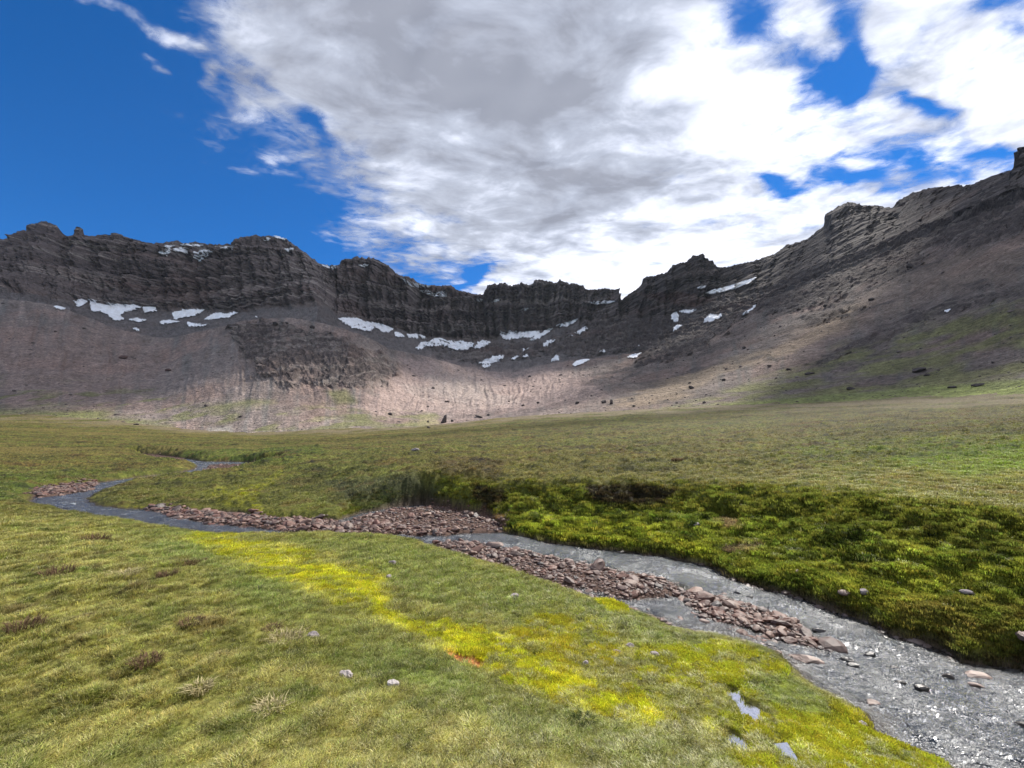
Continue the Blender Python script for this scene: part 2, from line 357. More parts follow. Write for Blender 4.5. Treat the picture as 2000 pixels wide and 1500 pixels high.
green = np.maximum(green, mz([(700,800),(850,812),(860,832),(760,845),(560,845),(620,820)], 12, 40)*.8*sstep(-.3, .2, gz))
RC = mixc(RC, (.17, .18, .06), np.clip(green, 0, 1)*.85)
gr = mz([(1300,800),(1500,735),(1650,690),(1800,630),(2000,570),(2400,480),(2400,790),(2000,760),(1650,782)], 14, 60)
RC = RC*(1-.34*rside[..., None])  # right slope darkened in colour to read as shaded
RC = mixc(RC, (.155, .155, .058), gr*sstep(-.35, .25, gz+.4*n_b)*.8)
RC = mixc(RC, (.20, .24, .06), mz([(1290,800),(1500,782),(1650,770),(1800,755),(2000,738),(2300,720),(2300,780),(2000,770),(1650,786)], 5, 14)*.7)
RC = mixc(RC, (.36, .32, .17), mz([(820,812),(855,815),(860,828),(820,830)], 6, 10)*.6)
RC = mixc(RC, (.32, .29, .25), mz([(405,835),(450,832),(455,846),(400,846)], 4, 10)*.7)
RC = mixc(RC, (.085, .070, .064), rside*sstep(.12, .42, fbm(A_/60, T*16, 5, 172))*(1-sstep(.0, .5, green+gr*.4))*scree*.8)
spk = fbm(MX/1.6, MY/1.6, 2, 171)
RC = RC*(1+(.22*n_b+.2*n_c+.25*spk)[..., None]*(1-rock[..., None]*.6))
RC = np.clip(RC, .02, .8)
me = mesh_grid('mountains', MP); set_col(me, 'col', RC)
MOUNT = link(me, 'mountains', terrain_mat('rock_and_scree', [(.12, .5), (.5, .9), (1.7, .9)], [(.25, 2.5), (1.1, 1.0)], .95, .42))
tag(MOUNT, kind='structure')
print('mountains', MP.shape)

# ================================================================== VALLEY GROUND
ys = [0.55]
while ys[-1] < 335:
    y = ys[-1]
    ys.append(y+(max(.03, 0) if y < 1.7 else min(.0012*y*y, .0075*y)))
YR = np.array(ys); NR = len(YR)
S2 = np.concatenate([np.linspace(-2.4, -1.32, 110, endpoint=False), np.linspace(-1.32, 1.40, 1500), np.linspace(1.40, 2.6, 121)[1:]])
NC = len(S2)
si = np.linspace(S2[0], S2[-1], 260); yi = np.linspace(math.log(YR[0]), math.log(YR[-1]), 240)
SG, TG = np.meshgrid(si, yi)
KL = f_low(SG, TG*.7); KU = f_up(SG, TG*.7)
def bilin(G, S, lY):
    fx = np.clip((S-si[0])/(si[1]-si[0]), 0, len(si)-1.001); fy = np.clip((lY-yi[0])/(yi[1]-yi[0]), 0, len(yi)-1.001)
    ix = fx.astype(int); iy = fy.astype(int); a = fx-ix; b = fy-iy
    return (G[iy, ix]*(1-a)+G[iy, ix+1]*a)*(1-b)+(G[iy+1, ix]*(1-a)+G[iy+1, ix+1]*a)*b
SS, YY = np.meshgrid(S2, YR); GX = SS*YY; GY = YY.copy()
zl = bilin(KL, SS, np.log(YY))*YY; zu = bilin(KU, SS, np.log(YY))*YY
WZ = -2.3
CHAN = [(62,968),(70,957),(120,950),(185,944),(260,934),(350,924),(380,916),(384,910),(340,903),(300,897),(262,891),(262,886),(310,889),(360,896),(400,902),(440,902),(530,905),(542,912),(510,921),(430,928),(380,933),(300,937),(240,947),(195,962),(172,975),(185,987),
        (240,993),(300,997),(400,1000),(470,1001),(500,1009),(560,1014),(660,1018),(690,1005),(760,992),(830,985),(900,1000),(960,1012),(985,1040),(1080,1061),(1200,1075),(1300,1088),(1390,1106),(1430,1130),(1500,1150),(1560,1168),(1700,1217),(1740,1240),(1850,1268),(1880,1292),(2000,1306),(2250,1345),(2700,1430),
        (2700,2600),(2300,1900),(1960,1560),(1860,1505),(1790,1475),(1720,1440),(1700,1400),(1640,1372),(1570,1335),(1550,1305),(1520,1280),(1460,1262),(1400,1248),(1330,1235),(1270,1207),(1200,1182),(1100,1150),(1040,1130),(960,1104),(900,1086),(850,1070),(780,1052),(650,1047),(520,1046),(400,1041),(300,1028),(200,1011),(130,998),(60,986)]
def wpoly(P, z=WZ): return [tuple(map(float, on_plane(a, b, z))) for a, b in P]
WCH = wpoly(CHAN)
near = YR < 95; nn = int(near.sum())
jn = .10*fbm(GX[:nn]*1.3, GY[:nn]*1.3, 4, 201)+.05*fbm(GX[:nn]*5, GY[:nn]*5, 3, 202)
dch = np.full(GX.shape, 50., np.float32); dch[:nn] = sdf(GX[:nn], GY[:nn], WCH)+jn*np.clip(GY[:nn]/6, .5, 2.0)
# the step from the stream terrace up to the meadow
BASE = [(400,980,25),(560,985,18),(700,1000,13.4),(830,1003,12.4),(900,985,12.4),(960,975,12.6),(1000,990,11.8),(1020,1002,11.2),(1130,1000,11.0),(1160,975,12.1),(1300,985,11.6),(1400,990,10.4),(1500,1000,9.2),(1750,1050,6.5),(2000,1085,5.4),(2300,1110,4.6)]
TOP = [(400,900,45),(560,905,30),(700,915,21),(830,930,15.6),(900,940,14.8),(960,945,14.8),(1050,940,14.2),(1140,940,12.8),(1300,940,12.6),(1400,945,12.0),(1500,945,11.4),(1750,968,8.8),(2000,1000,7.4),(2300,1040,6.4)]
yb_, _ = curve(BASE, S2); yt_, _ = curve(TOP, S2); yt_ = np.maximum(yt_, yb_+.12)
jj = fbm(GX*.9, GY*.9, 4, 211)*.75+fbm(GX*3, GY*3, 3, 212)*.2
jscale = np.interp(S2, [-.5, -.2, .0, 1.5], [0, .5, 1, .8])[None, :]
wst = np.clip((YY+jj*jscale-yb_[None, :])/(yt_-yb_)[None, :], 0, 1)
wst = np.where(wst < .5, 2*wst**2.0*1.0, 1-2*(1-wst)**2.0)
cut = np.interp(S2, [-2.6, -.75, -.4], [0, 0, 1])[None, :]
GZ = zl*(1-wst)+zu*wst
GZ = zl+(GZ-zl)*np.where(S2 < -.78, 0, 1)[None, :]*np.clip(cut+(S2[None, :] > -.78)*0, 0, 1)+0
# sink the ground under the mountain foot
ye2, _ = curve(EDGE, S2); over = np.maximum(0, YY-(ye2[None, :]+6)); kx = np.interp(S2, S2, curve(EDGE, S2)[1])
cap = (kx*ye2)[None, :]+(YY-ye2[None, :])*.02
GZ = np.where(YY > ye2[None, :]-25, lerp(GZ, np.minimum(GZ, cap+.1), np.clip((YY-ye2[None, :]+25)/25, 0, 1)), GZ)-over*.30
# hummocks, tussocks, cushions
PXg, PYg = proj(GX, GY, GZ)
far_f = np.clip(GY/14, .0, 1)
TERR = [(985,1045),(900,1010),(1010,990),(1100,985),(1400,985),(1500,990),(1750,1035),(2100,1080),(2600,1100),(2700,1420),(2000,1300),(1850,1262),(1700,1212),(1450,1140),(1390,1100),(1200,1072)]
SCARP = [(660,1010),(690,975),(800,945),(860,925),(980,945),(1100,950),(1500,950),(1750,972),(2000,1003),(2600,1045),(2600,1120),(2000,1085),(1750,1055),(1500,1010),(1300,1000),(1100,1005),(900,1000),(800,985),(700,1008)]
ngx, ngy = fbm(GX*.8, GY*.8, 4, 221), fbm(GX*.8, GY*.8, 4, 222)
def gz_(poly, soft=10, jit=25, ps=1.0): return sstep(soft, -soft, sdf(PXg+ngx*jit, PYg+ngy*jit*.6*ps, poly))
terr_m = gz_(TERR, 8, 14); scarp_m = gz_(SCARP, 10, 14)
bil = lambda f, sd: np.abs(fbm(GX*f, GY*f, 3, sd))
land = sstep(.0, .25, dch)
GZ = GZ+land*(terr_m*sstep(0, .9, dch)*(bil(1.1, 231)*.40+bil(3.2, 232)*.2-.14)+terr_m*(bil(3.2, 232)*.05+bil(8, 233)*.07)+scarp_m*(bil(1.0, 234)*.6+bil(2.6, 235)*.28+bil(7, 236)*.09-.34))
open_m = np.clip(1-terr_m-scarp_m, 0, 1)
dist_up = sstep(9, 16, YY)
GZ = GZ+land*open_m*(sstep(.1, 1.2, dch)*(bil(1.7, 241)*.12+bil(4.5, 242)*.06)*(.35+1.3*dist_up)+bil(.8, 249)*.30*dist_up+fbm(GX*.16, GY*.16, 3, 252)*.45*sstep(13, 30, GY)+fbm(GX*.25, GY*.25, 3, 243)*.10*np.clip(GY/12, .2, 1)+fbm(GX*.05, GY*.05, 3, 244)*.5*sstep(15, 60, GY))
LEFTG = [(-800,1020),(150,1000),(250,1040),(420,1110),(520,1190),(500,1300),(300,1400),(-800,1450)]
leftm = gz_(LEFTG, 40, 30)
GZ = GZ+land*leftm*sstep(.1, 1.6, dch)*(bil(1.25, 245)*.13+bil(3.1, 246)*.07)
GZ = GZ+land*(fbm(GX*7, GY*7, 3, 247)*.02+fbm(GX*22, GY*22, 2, 248)*.006)*np.clip(1.6-GY/25, .0, 1)
# stream bed, banks and bars
far_side = sstep(0, .4, terr_m)
steep = np.clip(GY/12, 1, 9)*lerp(.30, .20, far_side)*(1+.8*fbm(GX*1.5, GY*1.5, 3, 203))
bankt = np.sqrt(np.clip(dch/steep, 0, 1)); lip = WZ+.01
GZ = np.where(dch > 0, lerp(lip, np.maximum(GZ, WZ+.06), bankt), GZ)
bed = WZ-.02-.16*sstep(0, .35, -dch)+.035*fbm(GX*4, GY*4, 3, 251)
GZ = np.where(dch <= 0, bed, GZ)
BARS = [[(845,1064),(905,1060),(1000,1074),(1100,1094),(1200,1112),(1300,1134),(1345,1150),(1335,1170),(1230,1172),(1100,1144),(1000,1112),(900,1084)],
        [(1325,1162),(1350,1155),(1420,1170),(1500,1194),(1560,1222),(1612,1258),(1600,1272),(1520,1250),(1440,1225),(1380,1205),(1335,1180)],
        [(290,994),(400,1001),(480,1008),(560,1016),(680,1020),(800,1030),(900,1040),(870,1048),(760,1046),(650,1042),(560,1040),(500,1032),(420,1024),(350,1014)],
        [(690,1014),(760,996),(850,988),(960,998),(1000,1014),(985,1040),(900,1044),(780,1036),(680,1026)],
        [(395,922),(410,908),(540,906),(550,914),(500,922),(430,929)],
        [(55,970),(72,956),(120,949),(188,943),(178,958),(120,968),(80,972)],
        [(255,893),(262,884),(320,886),(380,895),(330,899)]]
bar_m = np.zeros_like(GX)
WB = [wpoly(P) for P in BARS]
for i, P in enumerate(WB):
    d = np.full(GX.shape, 9., np.float32); d[:nn] = sdf(GX[:nn], GY[:nn], P)+jn*1.3
    m = sstep(.22, -.12, d)*(GY < 90); bar_m = np.maximum(bar_m, m)
bank_fan = gz_(BARS[3], 5, 14)
barz = WZ+.035+.05*fbm(GX*1.8, GY*1.8, 3, 261)+.02*fbm(GX*9, GY*9, 2, 262)
GZ = np.where((bar_m > 0) & (dch < .05), lerp(GZ, np.maximum(GZ, barz), bar_m), GZ)
# small bare pools in the mossy near bank
POOLS = [[(1415,1335),(1440,1340),(1455,1362),(1480,1375),(1490,1400),(1475,1412),(1450,1398),(1440,1372),(1418,1350)],
         [(1410,1422),(1430,1421),(1455,1436),(1462,1458),(1445,1462),(1420,1446)],[(1500,1440),(1535,1450),(1570,1478),(1560,1490),(1525,1470)]]
pool_m = np.zeros_like(GX)
for P in POOLS: pool_m = np.maximum(pool_m, gz_(P, 5, 14))
GZ -= pool_m*.07
SOIL = [(865,1274),(890,1275),(915,1285),(945,1292),(940,1306),(915,1302),(895,1290)]
soil_m = gz_(SOIL, 3, 6); GZ -= soil_m*.03
GP = np.stack([GX, GY, GZ], -1)
PXg, PYg = proj(GX, GY, GZ)
# ---------- ground colours
n1_ = fbm(GX*.5, GY*.5, 5, 271); n2_ = fbm(GX*2.2, GY*2.2, 4, 272); n3_ = fbm(GX*9, GY*9, 3, 273); n4_ = fbm(GX*.07, GY*.07, 4, 274)
nst = fbm(GX*.04, GY*.16, 4, 275)
OLIVE, DRY, GREEN, LUSH, YEL, LIME, DMOSS = (.165, .165, .038), (.29, .26, .095), (.105, .155, .028), (.095, .165, .036), (.46, .45, .035), (.17, .20, .012), (.045, .062, .014)
GC = np.ones(GX.shape+(3,), np.float32)*col(OLIVE)
GC = mixc(GC, DRY, sstep(-.25, .35, n2_+.5*n1_)*.45)
GC = mixc(GC, GREEN, sstep(-.05, .4, n1_*.7-n2_*.5)*.5)
farm = sstep(14, 40, GY)
GC = mixc(GC, (.24, .19, .06), farm*sstep(-.1, .35, nst)*.6)
GC = mixc(GC, (.17, .22, .04), farm*sstep(.05, .4, -nst)*.7)
nw = fbm(GX*1.1, GY*1.1, 4, 281)
def Z(c, poly, soft, jit, m, mod=None):
    global GC
    k = gz_(poly, soft, jit)*m
    if mod is not None: k = k*mod
    GC = mixc(GC, c, k)
# left foreground: dry olive turf
Z((.25, .235, .08), [(-900,1000),(150,1000),(300,1050),(430,1130),(560,1230),(700,1330),(900,1420),(1200,1500),(1200,1700),(-900,1700)], 30, 50, .55, sstep(-.4, .3, n2_))
# green lush band and tongue
Z((.125, .175, .042), [(230,1030),(400,1045),(480,1100),(640,1190),(830,1260),(930,1330),(1100,1390),(1300,1440),(1500,1500),(1300,1520),(1000,1440),(800,1350),(640,1270),(500,1190),(380,1110),(280,1070)], 34, 60, .75, .35+.65*sstep(-.3, .3, n2_+n1_))
Z((.15, .18, .042), [(560,1050),(780,1055),(900,1090),(1100,1155),(1270,1212),(1400,1255),(1340,1300),(1150,1220),(1000,1200),(860,1190),(740,1120)], 14, 30, .8)
# yellow moss ribbon
ym = .22+.78*sstep(-.14, .16, n3_*.8+n2_*.8+.4*fbm(GX*5, GY*5, 3, 277))
Z(YEL, [(370,1050),(430,1046),(480,1060),(560,1080),(640,1100),(740,1125),(760,1160),(780,1200),(900,1225),(1000,1255),(1090,1290),(1200,1330),(1300,1390),(1240,1420),(1100,1370),(960,1320),(860,1265),(760,1215),(650,1175),(560,1140),(450,1090)], 20, 48, .95, ym)
Z((.36, .33, .03), [(1010,1215),(1060,1190),(1130,1200),(1190,1230),(1230,1270),(1180,1320),(1060,1290),(1000,1250)], 14, 26, .8, ym)
Z(YEL, [(1170,1172),(1215,1178),(1225,1196),(1195,1195)], 4, 8, .9)
Z((.36, .36, .035), [(1250,1260),(1400,1250),(1480,1270),(1540,1300),(1560,1340),(1690,1395),(1715,1420),(1840,1480),(1840,1560),(1500,1560),(1400,1450),(1330,1400),(1230,1350)], 14, 30, .9, .2+.8*sstep(-.2, .12, n3_*.6+n2_*.8+n1_*.6))
Z(GREEN, [(1440,1330),(1550,1320),(1620,1370),(1640,1410),(1560,1400),(1480,1370)], 12, 20, .7)
# meander island and meadow beyond the left bend
Z((.17, .18, .042), [(180,975),(260,940),(420,930),(520,925),(640,960),(690,1005),(560,1014),(480,1003),(300,995)], 6, 12, .9)
Z(YEL, [(395,962),(430,955),(500,945),(545,918),(560,912),(545,935),(520,950),(500,975),(520,1000),(560,1012),(530,1014),(480,1000),(440,985)], 5, 16, .6, ym)
Z(YEL, [(205,985),(300,990),(420,995),(500,1003),(640,1015),(640,1022),(480,1010),(300,1000)], 3, 6, .7, ym)
Z((.12, .18, .03), [(-500,915),(100,925),(250,925),(120,945),(60,955),(0,985),(-500,990)], 8, 20, .8)
Z((.13, .19, .03), [(260,885),(440,870),(620,868),(640,885),(560,905),(430,900),(340,893)], 6, 14, .85)
Z((.15, .18, .05), [(560,905),(700,890),(860,900),(840,960),(760,990),(690,1005),(620,985),(560,940)], 16, 40, .7, sstep(-.3, .3, n2_))
# upper meadow
Z((.21, .175, .050), [(780,900),(900,845),(1300,820),(1500,850),(1560,900),(1500,945),(1000,940),(850,920)], 30, 60, .6, sstep(-.5, .4, n1_))
Z((.13, .085, .045), [(840,900),(940,890),(985,910),(960,945),(880,935)], 10, 24, .7)
Z((.16, .24, .02), [(1500,870),(1700,850),(2400,830),(2400,940),(1900,920),(1650,900)], 22, 60, .9, sstep(-.45, .15, n4_+n1_*.6))  # sunlit green of the right meadow painted into the colour
Z((.12, .10, .035), [(1550,790),(2500,740),(2500,835),(1750,850),(1500,845)], 14, 40, .6)
Z((.15, .11, .045), [(1480,930),(1700,925),(2000,950),(2500,980),(2500,1010),(2000,980),(1750,955)], 8, 24, .6, sstep(-.2, .3, n2_))
GC = mixc(GC, (.13, .075, .03), open_m*sstep(11, 25, GY)*sstep(.0, .35, fbm(GX*.35, GY*.5, 5, 279))*.75)
GC = mixc(GC, (.21, .23, .05), open_m*sstep(11, 25, GY)*sstep(.0, .35, fbm(GX*.3, GY*.4, 5, 280))*.7)
GC = mixc(GC, (.045, .06, .02), open_m*sstep(11, 25, GY)*sstep(.22, .42, fbm(GX*1.1, GY*1.1, 4, 284))*.7)
# scarp and terrace
GC = mixc(GC, (.165, .18, .036), scarp_m*.8)
GC = mixc(GC, DMOSS, scarp_m*sstep(.0, .4, fbm(GX*1.3, GY*1.3, 3, 283))*.5)
GC = mixc(GC, (.10, .11, .02), scarp_m*sstep(.0, .4, n2_)*.5)
Z((.075, .085, .055), [(640,940),(800,925),(860,960),(820,1000),(700,1005)], 10, 30, .7)
GC = mixc(GC, (.16, .19, .035), terr_m*.9)
GC = mixc(GC, (.25, .265, .045), terr_m*sstep(-.05, .35, n1_*.8+n2_*.6)*.85)
GC = mixc(GC, DMOSS, terr_m*sstep(.05, .35, -n2_-.4*n1_)*.75)
Z((.31, .33, .045), [(985,1040),(1060,1010),(1180,1010),(1280,1030),(1390,1060),(1390,1100),(1200,1073),(1060,1058)], 7, 22, .8, sstep(-.3, .15, n3_*.6+n2_))
Z((.16, .13, .045), [(1700,1180),(1850,1160),(2100,1180),(2500,1250),(2500,1330),(2000,1290),(1800,1240)], 12, 30, .7, sstep(-.4, .2, n2_))
Z((.26, .17, .13), [(1400,1010),(1440,1012),(1450,1028),(1410,1030)], 4, 14, .7); Z((.28, .20, .15), [(1410,1065),(1490,1058),(1480,1072),(1420,1080)], 3, 12, .8)
# overhang shade painted in as dark soil, bare earth on the fan
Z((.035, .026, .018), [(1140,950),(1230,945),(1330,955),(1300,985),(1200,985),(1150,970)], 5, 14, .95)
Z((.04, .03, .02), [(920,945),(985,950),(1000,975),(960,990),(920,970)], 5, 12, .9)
Z((.15, .085, .055), BARS[3], 5, 18, .9)
hol = sstep(.05, .3, -fbm(GX*2.6, GY*2.6, 3, 291))*open_m
GC = GC*(1-.0*hol[..., None])
GC = mixc(GC, (.10, .065, .04), leftm*sstep(.18, .42, fbm(GX*1.9, GY*1.9, 4, 292))*.55)
GC = GC*np.clip(1+(.40*n3_+.35*n2_+.35*fbm(GX*4.3, GY*4.3, 3, 278)*(1+farm))[..., None], .35, 1.9)
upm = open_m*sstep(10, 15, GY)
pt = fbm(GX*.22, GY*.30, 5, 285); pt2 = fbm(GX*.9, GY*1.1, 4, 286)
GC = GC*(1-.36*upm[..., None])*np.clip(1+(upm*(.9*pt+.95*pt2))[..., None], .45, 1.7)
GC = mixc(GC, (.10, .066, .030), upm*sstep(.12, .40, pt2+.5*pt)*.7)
fe = sstep(-95, -4, YY-ye2[None, :])
GC = mixc(GC, (.24, .19, .155), fe*sstep(-.25+.0*fe, .25, fbm(GX*.07, GY*.05, 5, 287)+.45*(fe-.6))*.85)
GC = mixc(GC, (.20, .155, .06), sstep(25, 70, GY)*(GX < 0)*sstep(-.1, .4, fbm(GX*.015, GY*.07, 4, 288))*.7)
# gravel, bed, earth
stony = sstep(.06, -.02, dch)
GC = mixc(GC, (.085, .062, .050), stony)
GC = mixc(GC, (.075, .045, .034), bar_m*stony*.9)
rim = np.exp(-(np.maximum(dch-.0, 0)/.07)**2)*(dch > 0)
GC = mixc(GC, (.05, .036, .024), rim*.75)
GC = mixc(GC, (.16, .13, .11), pool_m*.9); GC = mixc(GC, (.50, .16, .06), soil_m*.95)
GC = mixc(GC, (.05, .055, .02), sstep(.22, .0, bil(1.7, 241)*1.0+.4*bil(4.5, 242))*open_m*farm*.0)
GC[..., 2] *= lerp(.78, 1.0, np.clip(stony+pool_m+soil_m, 0, 1))
GC = GC*lerp(.62, 1.0, np.clip(stony+pool_m+soil_m, 0, 1))[..., None]
GC = np.clip(GC, .008, .7)
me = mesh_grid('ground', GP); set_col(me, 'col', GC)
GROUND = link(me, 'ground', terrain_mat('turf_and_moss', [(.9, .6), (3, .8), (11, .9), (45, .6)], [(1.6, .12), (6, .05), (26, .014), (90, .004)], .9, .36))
tag(GROUND, kind='structure')
print('ground', GP.shape)
# the wider valley behind and beside the camera, one sheet to the horizon
q = np.array([[-9000, -9000, -9.5], [9000, -9000, -9.5], [9000, 9000, -9.5], [-9000, 9000, -9.5]], float).reshape(2, 2, 3)[:, [0, 1]]
q = np.array([[[-4000, -4000, -9.5], [4000, -4000, -9.5]], [[-4000, 4000, -9.5], [4000, 4000, -9.5]]], float)
me = mesh_grid('valley_floor', q); set_col(me, 'col', np.ones((4, 3))*col((.12, .11, .05)))
tag(link(me, 'valley_floor', GROUND.data.materials[0]), kind='structure')
b_r = np.linspace(0, 1, 30)[:, None]; b_x = np.linspace(-40, 40, 80)[None, :]   # turf under and behind the camera
bx = b_x*(1+b_r*0); by = .62-40*b_r+0*b_x
P = np.stack([bx, by, -1.62-.02*np.abs(bx)+.03*fbm(bx, by, 3, 5)-2.2*sstep(1.0, 9, bx)*0], -1)
me = mesh_grid('turf', P[::-1]); set_col(me, 'col', np.ones((P.shape[0]*P.shape[1], 3))*col(OLIVE))
tag(link(me, 'turf', GROUND.data.materials[0]), kind='structure')

# ---------- lookups
lY = np.log(YR)
def g_at(X, Y, F_):                          # bilinear value of a ground field at world X, Y
    s = X/Y; c = np.interp(s, S2, np.arange(NC)); r = np.interp(Y, YR, np.arange(NR))
    ci = np.clip(c.astype(int), 0, NC-2); ri = np.clip(r.astype(int), 0, NR-2); a = c-ci; b = r-ri
    if F_.ndim == 3: a = a[:, None]; b = b[:, None]
    return (F_[ri, ci]*(1-a)+F_[ri, ci+1]*a)*(1-b)+(F_[ri+1, ci]*(1-a)+F_[ri+1, ci+1]*a)*b
def surf_at(px, py, tol=3.0):                # nearest visible terrain point under a pixel
    best = None
    for PXa, PYa, P in ((PXg, PYg, GP), (MPX, MPY, MP)):
        m = (np.abs(PXa-px) < tol) & (np.abs(PYa-py) < tol)
        if m.any():
            pts = P[m]; p = pts[np.argmin(pts[:, 1])]
            if best is None or p[1] < best[1]: best = p
    return best

# ================================================================== WATER
def water_mat():
    N = NT('stream_water'); g = N.n('NewGeometry').outputs['Position']
    foam_glint = attr(N, 'foam_glint').outputs['Fac']; dep = attr(N, 'depth').outputs['Fac']
    mp = N.n('Mapping', {'Vector': g, 'Rotation': (0, 0, R(-28)), 'Scale': (1, 1.7, 1)}).outputs[0]
    n1 = N.noise(mp, 7, 4, .6, .6); n2 = N.noise(mp, 30, 3, .6, .4)
    b1 = N.n('Bump', {'Height': n1, 'Distance': .17, 'Strength': 1.0}).outputs[0]
    b2 = N.n('Bump', {'Height': n2, 'Distance': .022, 'Strength': 1.0, 'Normal': b1}).outputs[0]
    gl = N.n('BsdfGlossy', {'Color': (1, 1, 1, 1), 'Roughness': N.rng(N.noise(g, 1.6, 4, .6), .35, .65, .16, .30), 'Normal': b2}).outputs[0]
    deepc = N.n('BsdfDiffuse', {'Color': (.020, .029, .042, 1), 'Normal': b1}).outputs[0]
    tr = N.n('BsdfTransparent', {'Color': (.55, .45, .38, 1)}).outputs[0]
    body = N.n('MixShader', {0: dep, 1: tr, 2: deepc}).outputs[0]
    fr = N.n('Fresnel', {'IOR': 1.45, 'Normal': b2}).outputs[0]
    fr = N.math('MINIMUM', N.math('MULTIPLY', fr, 1.8), .95)
    wat = N.n('MixShader', {0: fr, 1: body, 2: gl}).outputs[0]
    fn = N.noise(mp, 22, 5, .7, 1.0)
    fm = N.rng(N.math('ADD', foam_glint, N.math('MULTIPLY', N.math('SUBTRACT', fn, .5), 1.6)), .45, .75, 0, 1)
    fo = N.n('BsdfDiffuse', {'Color': (.75, .79, .82, 1), 'Normal': b2}).outputs[0]
    return N.out(N.n('MixShader', {0: fm, 1: wat, 2: fo}).outputs[0])
rw = np.where((YR > 1.6) & (YR < 90))[0]; cw = np.arange(0, NC)
X_ = GX[np.ix_(rw, cw)]; Y_ = GY[np.ix_(rw, cw)]; D_ = dch[np.ix_(rw, cw)]; B_ = bar_m[np.ix_(rw, cw)]
ca, sa = math.cos(R(28)), math.sin(R(28))
FX = X_*ca-Y_*sa; FY = X_*sa+Y_*ca           # along and across the flow
wv = fbm(FX*2.4, FY*4.2, 3, 301)*.026+(.5-np.abs(fbm(FX*6, FY*10, 3, 302)))*.03+fbm(FX*20, FY*27, 2, 303)*.006
fast_glint = np.zeros_like(X_); FO = [(220,967,60,8),(160,955,40,6),(520,1041,45,6),(330,930,30,5),(380,1015,90,9),(960,1062,70,10),(1330,1110,60,16),(1420,1140,60,22),(1100,1078,60,8),(250,985,80,8),(410,905,20,3),(1700,1260,120,30),(1850,1400,170,70),(1960,1480,120,60),(1500,1190,80,25),(130,985,60,6)]
PXw, PYw = proj(X_, Y_, np.full_like(X_, WZ))
for a, b, rx, ry in FO: fast_glint = np.maximum(fast_glint, (.38 if a > 1800 else 1.3 if a < 600 else 1)*np.exp(-((PXw-a)/rx)**2-((PYw-b)/ry)**2))  # lower right blobs paint sun glitter white; the others mark rapids
calm = sstep(0.0, .25, -D_)*(1-B_*.6)
zw = WZ+wv*(.35+.65*calm)*(1+.9*fast_glint)
zw = np.where(D_ > .12, WZ-.35, zw)
keep = (D_ < .16)
P = np.stack([X_, Y_, zw], -1); r, c = keep.shape
idx = np.arange(r*c).reshape(r, c)
q = np.stack([idx[:-1, :-1], idx[:-1, 1:], idx[1:, 1:], idx[1:, :-1]], -1).reshape(-1, 4)
kq = keep.reshape(-1)[q].any(1); q = q[kq]
use = np.zeros(r*c, bool); use[q.ravel()] = True; remap = np.cumsum(use)-1
co = P.reshape(-1, 3)[use].copy(); co[:, 2] += EYE
me = raw_mesh(bpy.data.meshes.new('stream'), co, remap[q])
bedz = GZ[np.ix_(rw, cw)]; depth = WZ-bedz
crest = sstep(.0, .025, wv)
fstk = sstep(.1, .5, fbm(FX*2.2, FY*11, 4, 305))
set_f(me, 'foam_glint', (.60*fast_glint*(.35+.35*crest+.45*fstk)+.12*crest*calm-.12).reshape(-1)[use])
set_f(me, 'depth', (sstep(.02, .14, depth)*(1-.5*np.exp(-((PXw-1420)/150)**2-((PYw-1235)/22)**2))).reshape(-1)[use])
tag(link(me, 'stream', water_mat()), kind='structure')
# standing water in the pools on the near bank
def pool_mat():
    N = NT('pool_water'); g = N.n('NewGeometry').outputs['Position']
    b = N.n('Bump', {'Height': N.noise(g, 25, 3), 'Distance': .001}).outputs[0]
    gl = N.n('BsdfGlossy', {'Color': (.55, .55, .6, 1), 'Roughness': .03, 'Normal': b}).outputs[0]
    tr = N.n('BsdfTransparent', {'Color': (.7, .66, .6, 1)}).outputs[0]
    fr = N.n('Fresnel', {'IOR': 1.4, 'Normal': b}).outputs[0]
    return N.out(N.n('MixShader', {0: N.math('MINIMUM', N.math('MULTIPLY', fr, 1.0), 1.0), 1: tr, 2: gl}).outputs[0])
pm = pool_mat()
for P_ in POOLS:
    p = [surf_at(a, b, 8) for a, b in P_]; p = [v for v in p if v is not None]
    zz = np.median([v[2] for v in p])-.035; cx, cy = np.mean([v[0] for v in p]), np.mean([v[1] for v in p])
    V = [(cx, cy, zz+EYE)]+[(v[0], v[1], zz+EYE) for v in p]
    me = bpy.data.meshes.new('pool'); me.from_pydata(V, [], [(0, i+1, (i+1) % len(p)+1) for i in range(len(p))])
    tag(link(me, 'pool_water', pm), kind='structure')

exec_parts = True
